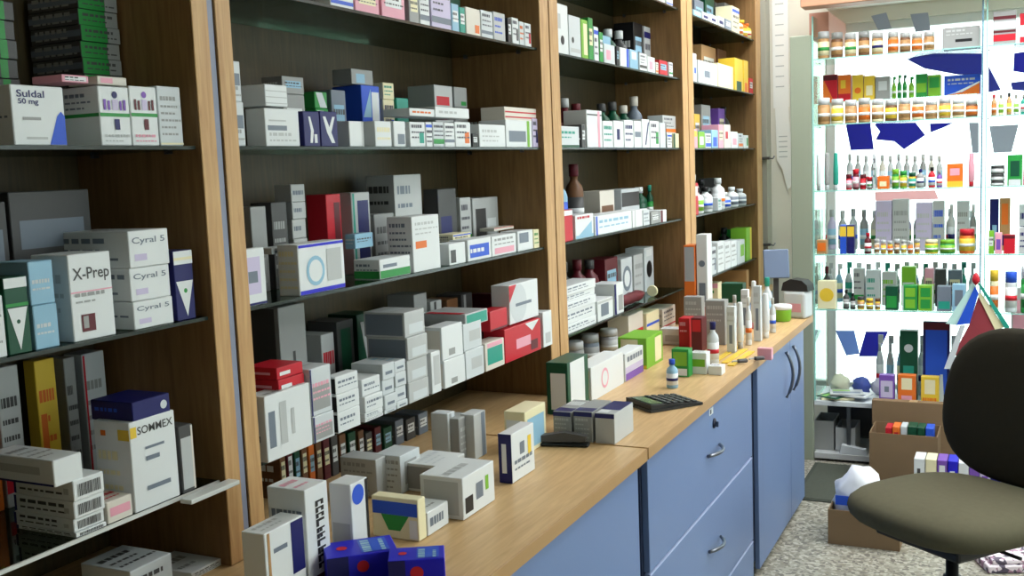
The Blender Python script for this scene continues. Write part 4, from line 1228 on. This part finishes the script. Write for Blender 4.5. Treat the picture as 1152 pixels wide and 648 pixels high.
for i, (px, r, m_, lb) in enumerate(((944, .052, FL, 'cream fluffy ball in the display corner'), (968, .046, BB, 'blue small bag beside the cream fluffy ball'), (987, .044, LB, 'lilac small bag before the blue slanted poster'))):
    blob('soft_bag' if i else 'fluffy_ball', (xat(px, 5.80, .36)+(.01 if i==2 else 0), 5.83, .3312), r, m_, i, lb, 'bag' if i else 'ball', (1, .8, 1.1))
# papers and magazines lying on the base board in front
MG = [('w', 915, 945, 446, .004, .3), ('c', 945, 978, 450, .006, -.3), ('D', 912, 935, 440, .004, .9)]
zz_ = .3312
for i, (c, a, b, y_, th, rz) in enumerate((('e', 942, 0, 0, .012, .2), ('D', 940, 0, 0, .006, 1.1), ('w', 960, 0, 0, .010, -.25), ('l', 952, 0, 0, .007, .2))):
    mb = MB(); mb.box(-.085, .085, -.06, .06, 0, th, pm(c), .001); mb.box(-.07, .07, -.045, .0, th+.0001, th+.0004, pm('q' if c in 'wl' else 'v')); mb.box(-.07, .02, .01, .04, th+.0001, th+.0004, pm('L'))
    x = xat(a, 5.68, zz_); tag(mb.build('magazine', None, (x, 5.685, zz_), rz), ['cream magazine lying lowest on the display base', 'dark green magazine crosswise on the cream one', 'white magazine on top of the heap', 'light grey magazine just under the topmost one'][i], 'magazine', 'magazines on the display base'); zz_ += th+.0008
    if i == 1: zz_ = zz_
# ================================================================== FLOOR GOODS
CB = mat('cardboard', rgb(130, 106, 78), .8, noise=.05, nscale=9); CBI = mat('cardboard_inner', rgb(120, 92, 64), .9)
def open_box(name, x0, x1, y0, y1, h, lab, z=0, m=CB, rz=0, flaps=True, cat='box'):
    cx, cy = (x0+x1)/2, (y0+y1)/2; a, b, t_ = (x1-x0)/2, (y1-y0)/2, .005
    r = empty(name, (cx, cy, z), rz); tag(r, lab, cat)
    mb = MB(); mb.box(-a, a, -b, b, 0, t_, m); mb.box(-a, a, -b, -b+t_, t_, h, m); mb.box(-a, a, b-t_, b, t_, h, m)
    mb.box(-a, -a+t_, -b+t_, b-t_, t_, h, m); mb.box(a-t_, a, -b+t_, b-t_, t_, h, m); mb.build('body', r)
    if flaps:
        mb = MB(); mb.prism([(-a, -b, h+.0005), (a, -b, h+.0005), (a*.96, -b-.035, h-.03), (-a*.96, -b-.035, h-.03)], (0, 0, .003), CBI if False else m); mb.build('flap', r)
    return r
mb = MB(); mb.box(-.80, .80, -.32, .32, 0, .006, mat('sheet_dark', rgb(58, 62, 54), .95, noise=.15, nscale=60), .002); mb.box(-.78, .78, -.30, .30, .0062, .0085, mat('sheet_dark_top', rgb(70, 74, 64), .95, noise=.2, nscale=80)); tag(mb.build('dark_floor_sheet', None, (-.15, 5.225, .0005)), 'dark green-grey sheet on the floor between the blue cabinet and the display', 'mat')  # thin dark sheet added to darken this stretch of floor
# bin box with plastic bag
x0, x1 = xat(931, 4.36, 0), xat(1012, 4.36, 0); bh = zat(574, x0, 4.36)
open_box('cardboard_box', x0, x1, 4.37, 4.62, bh, 'cardboard box holding a white plastic bag, on the floor beside the blue cabinet', .001, flaps=False)
PB = mat('plastic_bag_white', rgb(224, 226, 230), .35)
bb = blob('plastic_bag', ((x0+x1)/2-.035, 4.495, .008), .105, PB, 11, 'crumpled white plastic bag stuffed in the cardboard box', 'bag', (1.0, .95, 1.55))
mb = MB(); mb.box(-.03, .03, -.002, .0, -.02, .02, pm('b')); mb.build('blue_print', bb, (-.05, -.101, bh+.03))
# two stacked cartons right of the magazines, trays of goods
yb = 5.28
open_box('cardboard_box', xat(978, yb, 0)+.0, xat(1042, yb, 0)+.05, yb, yb+.24, zat(491, -.5, yb), 'brown cardboard tray on the floor holding small coloured packs', .0095, flaps=False)
zt_ = .22
yb2 = 5.32
u0 = zat(491, -.5, yb)
row(0, 1, 'front', '''
996 1003 481 r Fr:w:.2:.8:.2:.5
1004 1012 480 o Fr:r:.2:.8:.5:.9
1013 1020 480 v Fr:r:.2:.8:.2:.8
1021 1031 480 D Fr:t:.2:.8:.2:.8
1032 1040 481 D
1041 1050 482 b Fr:c:.2:.8:.3:.8
''', xf=yb+.02, z=.0152, dep=.1, front='y', place='brown tray on the floor', group='small coloured packs in the brown tray')
ub = 5.56; z0_ = 0.002
cb = MB(); xx0, xx1 = xat(981, 5.55, .2), xat(1075, 5.55, .2); zt_ = zat(452, -.5, 5.545)
# upper closed carton standing on a lower one
mb = MB(); w_ = (xx1-xx0)/2; cx = (xx0+xx1)/2
o = None
def closed_box(x0, x1, y0, y1, z0, z1, lab, name='cardboard_box', m=CB):
    cx, cy = (x0+x1)/2, (y0+y1)/2; mb = MB(); mb.box(x0-cx, x1-cx, y0-cy, y1-cy, 0, z1-z0, m, .002)
    o = mb.build(name, None, (cx, cy, z0)); tag(o, lab, 'box')
    mb = MB(); mb.box(-.02, .02, y0-cy+.001, y1-cy-.001, z1-z0+.0002, z1-z0+.0008, mat('packing_tape', rgb(176, 150, 110), .3)); mb.build('packing_tape', o); return o
b0 = zat(480, -.5, 5.545)
closed_box(xx0, xx1, 5.545, 5.597, b0+.001, zt_, 'closed brown cardboard box under the purple, orange and yellow packs')
closed_box(xx0+.02, xx1, 5.545, 5.597, .001, b0, 'lower cardboard box behind the brown tray')
# grey trays between the two boards of the display
for i, (a, b, yy, h, lb) in enumerate(((916, 938, 5.66, .16, 'grey card tray under the display base board'), (940, 962, 5.66, .13, 'light grey card tray beside the support leg'))):
    open_box('card_tray', xat(a, yy, .1), xat(b, yy, .1), yy, yy+.2, h, lb, .0456, pm('g' if i == 0 else 'l'), flaps=False, cat='tray')
mb = MB(); mb.prism([(-.07, 0, 0), (.07, 0, 0), (.06, .0, .03), (-.06, .0, .05)], (0, .04, 0), pm('v')); tag(mb.build('paper_bag', None, (xat(960, 5.61, .1), 5.605, .0456)), 'white paper bag at the front of the bottom board', 'bag')
# flat tray of purple and white packs on the floor behind the chair
ys = 4.95
row(0, 1, 'front', '''
1028 1040 516 w Fr:y:.1:.9:.1:.4 Fr:d:.3:.6:.5:.8
1041 1053 517 e Fr:y:.1:.9:.1:.5
1054 1065 518 P Fr:w:.2:.8:.5:.9
1066 1077 519 V Fr:w:.2:.7:.5:.8
1078 1089 521 w Fr:P:.2:.8:.2:.6
1090 1101 523 P Fr:i:.2:.8:.3:.7
1102 1113 525 i Fr:P:.2:.8:.3:.8
1114 1125 527 n Fr:w:.2:.8:.3:.6
''', xf=ys, z=.0095, dep=.12, front='y', place='floor behind the chair', group='packs on the floor behind the chair')
# speckled bag lying on the floor beyond the chair base
NB = mat('newsprint', rgb(206, 186, 196), .8); nt = NB.node_tree; p = nt.nodes['Principled BSDF']; tc = nt.nodes.new('ShaderNodeTexCoord'); vo = nt.nodes.new('ShaderNodeTexVoronoi'); vo.inputs['Scale'].default_value = 60
cr = nt.nodes.new('ShaderNodeValToRGB'); cr.color_ramp.interpolation = 'CONSTANT'; cr.color_ramp.elements[0].color = rgb(228, 216, 222); cr.color_ramp.elements[1].position = .55; cr.color_ramp.elements[1].color = rgb(166, 128, 150)
e = cr.color_ramp.elements.new(.8); e.color = rgb(90, 80, 96)
sc_ = nt.nodes.new('ShaderNodeSeparateColor'); nt.links.new(tc.outputs['Object'], vo.inputs['Vector']); nt.links.new(vo.outputs['Color'], sc_.inputs[0]); nt.links.new(sc_.outputs[0], cr.inputs['Fac']); nt.links.new(cr.outputs['Color'], p.inputs['Base Color'])
mb = MB(); mb.box(-.17, .17, -.13, .13, 0, .03, NB, .006, seg=2); mb.box(-.15, .15, -.12, .10, .0305, .05, NB, .006, seg=2)
q = onz(1140, 628, 0); tag(mb.build('folded_newspaper', None, (q.x+.02, q.y-.02, .001), .4), 'folded pinkish newspaper on the floor beyond the chair base', 'newspaper')
# ================================================================== papers on the pier wall
PW = mat('paper_white', rgb(238, 238, 234), .7)
for i, (pts, lb) in enumerate((([(868, -20), (886, -22), (888, 120), (870, 122)], 'upper long white paper hanging on the far wall'), ([(872, 122), (887, 120), (893, 205), (886, 214), (880, 190), (874, 180)], 'lower white paper with a torn curled end on the far wall'))):
    y = BEND-.012-.006*i; P = [ony(a, b, y) for a, b in pts]; c = sum(P, Vector())/len(P)
    mb = MB(); mb.prism([tuple(p-c) for p in P], (0, .002, 0), PW)
    for k in range(10 if i == 0 else 5):
        zc = .30-k*.06 if i == 0 else .1-k*.03
        mb.box(-.03, .02, -.0006, -.0001, zc-.006, zc, pm('l'))
    tag(mb.build('hanging_paper', None, c), lb, 'paper', 'papers hanging on the far wall')
for i, (px, py) in enumerate(((861, 178), (862, 275))):
    q = ony(px, py, 6.235); mb = MB(); mb.box(-.03, .03, -.02, 0, -.008, .008, pm('d'), .003); mb.tube([(.02, -.012, 0), (.05, -.03, -.004), (.06, -.03, .012)], .004, CHROME)
    tag(mb.build('wall_hook', None, (max(q.x, -1.45), 6.237, q.z)), ('dark wall hook level with the torn paper end', 'dark wall hook above the grey-blue screen')[i], 'hook', 'wall hooks')
# ================================================================== THE CHAIR
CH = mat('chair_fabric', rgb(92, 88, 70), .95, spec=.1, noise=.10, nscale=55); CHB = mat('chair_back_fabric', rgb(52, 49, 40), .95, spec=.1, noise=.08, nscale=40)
BLK = mat('chair_plastic', rgb(22, 22, 22), .45)
SC = Vector((-.175, 3.565, 0)); t = empty('office_chair', SC, math.radians(-38)); tag(t, 'olive grey fabric office swivel chair with rounded seat, in front of the window display', 'chair')
def cushion(name, w, d, th, m, n=22, puff=.35, power=3.4, taper=0, bottom=.35):
    bm = bmesh.new(); rings = []
    prof = [(0, 1), (.35, .99), (.6, .95), (.8, .86), (.92, .70), (.985, .45), (1, .15), (.985, -.15), (.94, -.45), (.85, -.7), (.6, -.9), (.3, -1)]
    top = bm.verts.new((0, 0, th*.5)); N = 48
    for s, zc in prof[1:]:
        r = []
        for k in range(N):
            a = 2*PI*k/N; c, sn = math.cos(a), math.sin(a)
            rad = (abs(c)**power+abs(sn)**power)**(-1/power)
            x, y = rad*c*w/2*s, rad*sn*d/2*s
            x *= 1+taper*y/d
            z = th*.5*(zc if zc > 0 else zc*bottom*2)
            r.append(bm.verts.new((x, y, z)))
        rings.append(r)
    for k in range(N): bm.faces.new((top, rings[0][k], rings[0][(k+1) % N]))
    for a, b in zip(rings, rings[1:]):
        for k in range(N): bm.faces.new((a[k], b[k], b[(k+1) % N], a[(k+1) % N]))
    bm.faces.new(rings[-1][::-1])
    bmesh.ops.recalc_face_normals(bm, faces=bm.faces)
    for f in bm.faces: f.smooth = True
    me = bpy.data.meshes.new(name); bm.to_mesh(me); bm.free(); me.materials.append(m); return me
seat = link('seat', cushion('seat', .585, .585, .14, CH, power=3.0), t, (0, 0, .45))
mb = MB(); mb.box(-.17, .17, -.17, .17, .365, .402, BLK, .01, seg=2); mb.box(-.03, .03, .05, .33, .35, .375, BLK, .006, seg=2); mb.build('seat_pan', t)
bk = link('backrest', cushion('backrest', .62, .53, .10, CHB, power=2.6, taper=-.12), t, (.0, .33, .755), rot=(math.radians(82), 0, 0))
mb = MB(); mb.tube([(0, .28, .37), (0, .38, .40), (0, .40, .50), (0, .375, .72)], .016, BLK); mb.build('back_bracket', t)
mb = MB(); mb.lathe([(.028, .10), (.028, .24), (.02, .2405), (.02, .362)], BLK, 16); mb.build('gas_column', t)
mb = MB(); mb.tube([(.03, 0, .385), (.20, .02, .37), (.24, .02, .37)], .006, BLK); mb.build('lever', t)
hub = MB(); hub.lathe([(.045, .065), (.045, .10), (.03, .105)], BLK, 16); hub.build('hub', t)
for k in range(5):
    a = 2*PI*k/5+.35; mb = MB()
    mb.tube([(.04*math.cos(a), .04*math.sin(a), .085), (.17*math.cos(a), .17*math.sin(a), .078), (.28*math.cos(a), .28*math.sin(a), .066)], [.022, .018, .013], BLK)
    l_ = mb.build('base_arm', t)
    mb = MB(); c_ = (.28*math.cos(a), .28*math.sin(a), .027)
    mb.lathe([(.024, -.018), (.026, -.012), (.026, -.004), (.018, -.003), (.018, .003), (.026, .004), (.026, .012), (.024, .018)], BLK, 16, c=(c_[0], c_[1], c_[2]), axis='y')
    mb.lathe([(.006, .03), (.006, .06)], CHROME, 8, c=(c_[0], c_[1], 0)); mb.build('caster', l_)
# ================================================================== LIGHT, SKY, CAMERA
w = bpy.data.worlds.new('World'); bpy.context.scene.world = w; w.use_nodes = True
w.node_tree.nodes['Background'].inputs[0].default_value = (.93, .97, 1, 1); w.node_tree.nodes['Background'].inputs[1].default_value = 4.0
cam = bpy.data.cameras.new('camera'); co = bpy.data.objects.new('camera', cam); COL.objects.link(co)
R = M.transposed(); co.matrix_world = Matrix.Translation((0, 0, H)) @ R.to_4x4()
cam.sensor_width = 36; cam.lens = F/1152*36; cam.clip_start = .02
sc = bpy.context.scene; sc.camera = co
sc.view_settings.view_transform = 'Standard'; sc.view_settings.look = 'None'; sc.view_settings.exposure = -.28; sc.view_settings.gamma = 1; sc.view_settings.use_curve_mapping = False
sc.cycles.max_bounces = 8; sc.cycles.transparent_max_bounces = 24; sc.cycles.sample_clamp_indirect = 6; sc.cycles.use_denoising = True
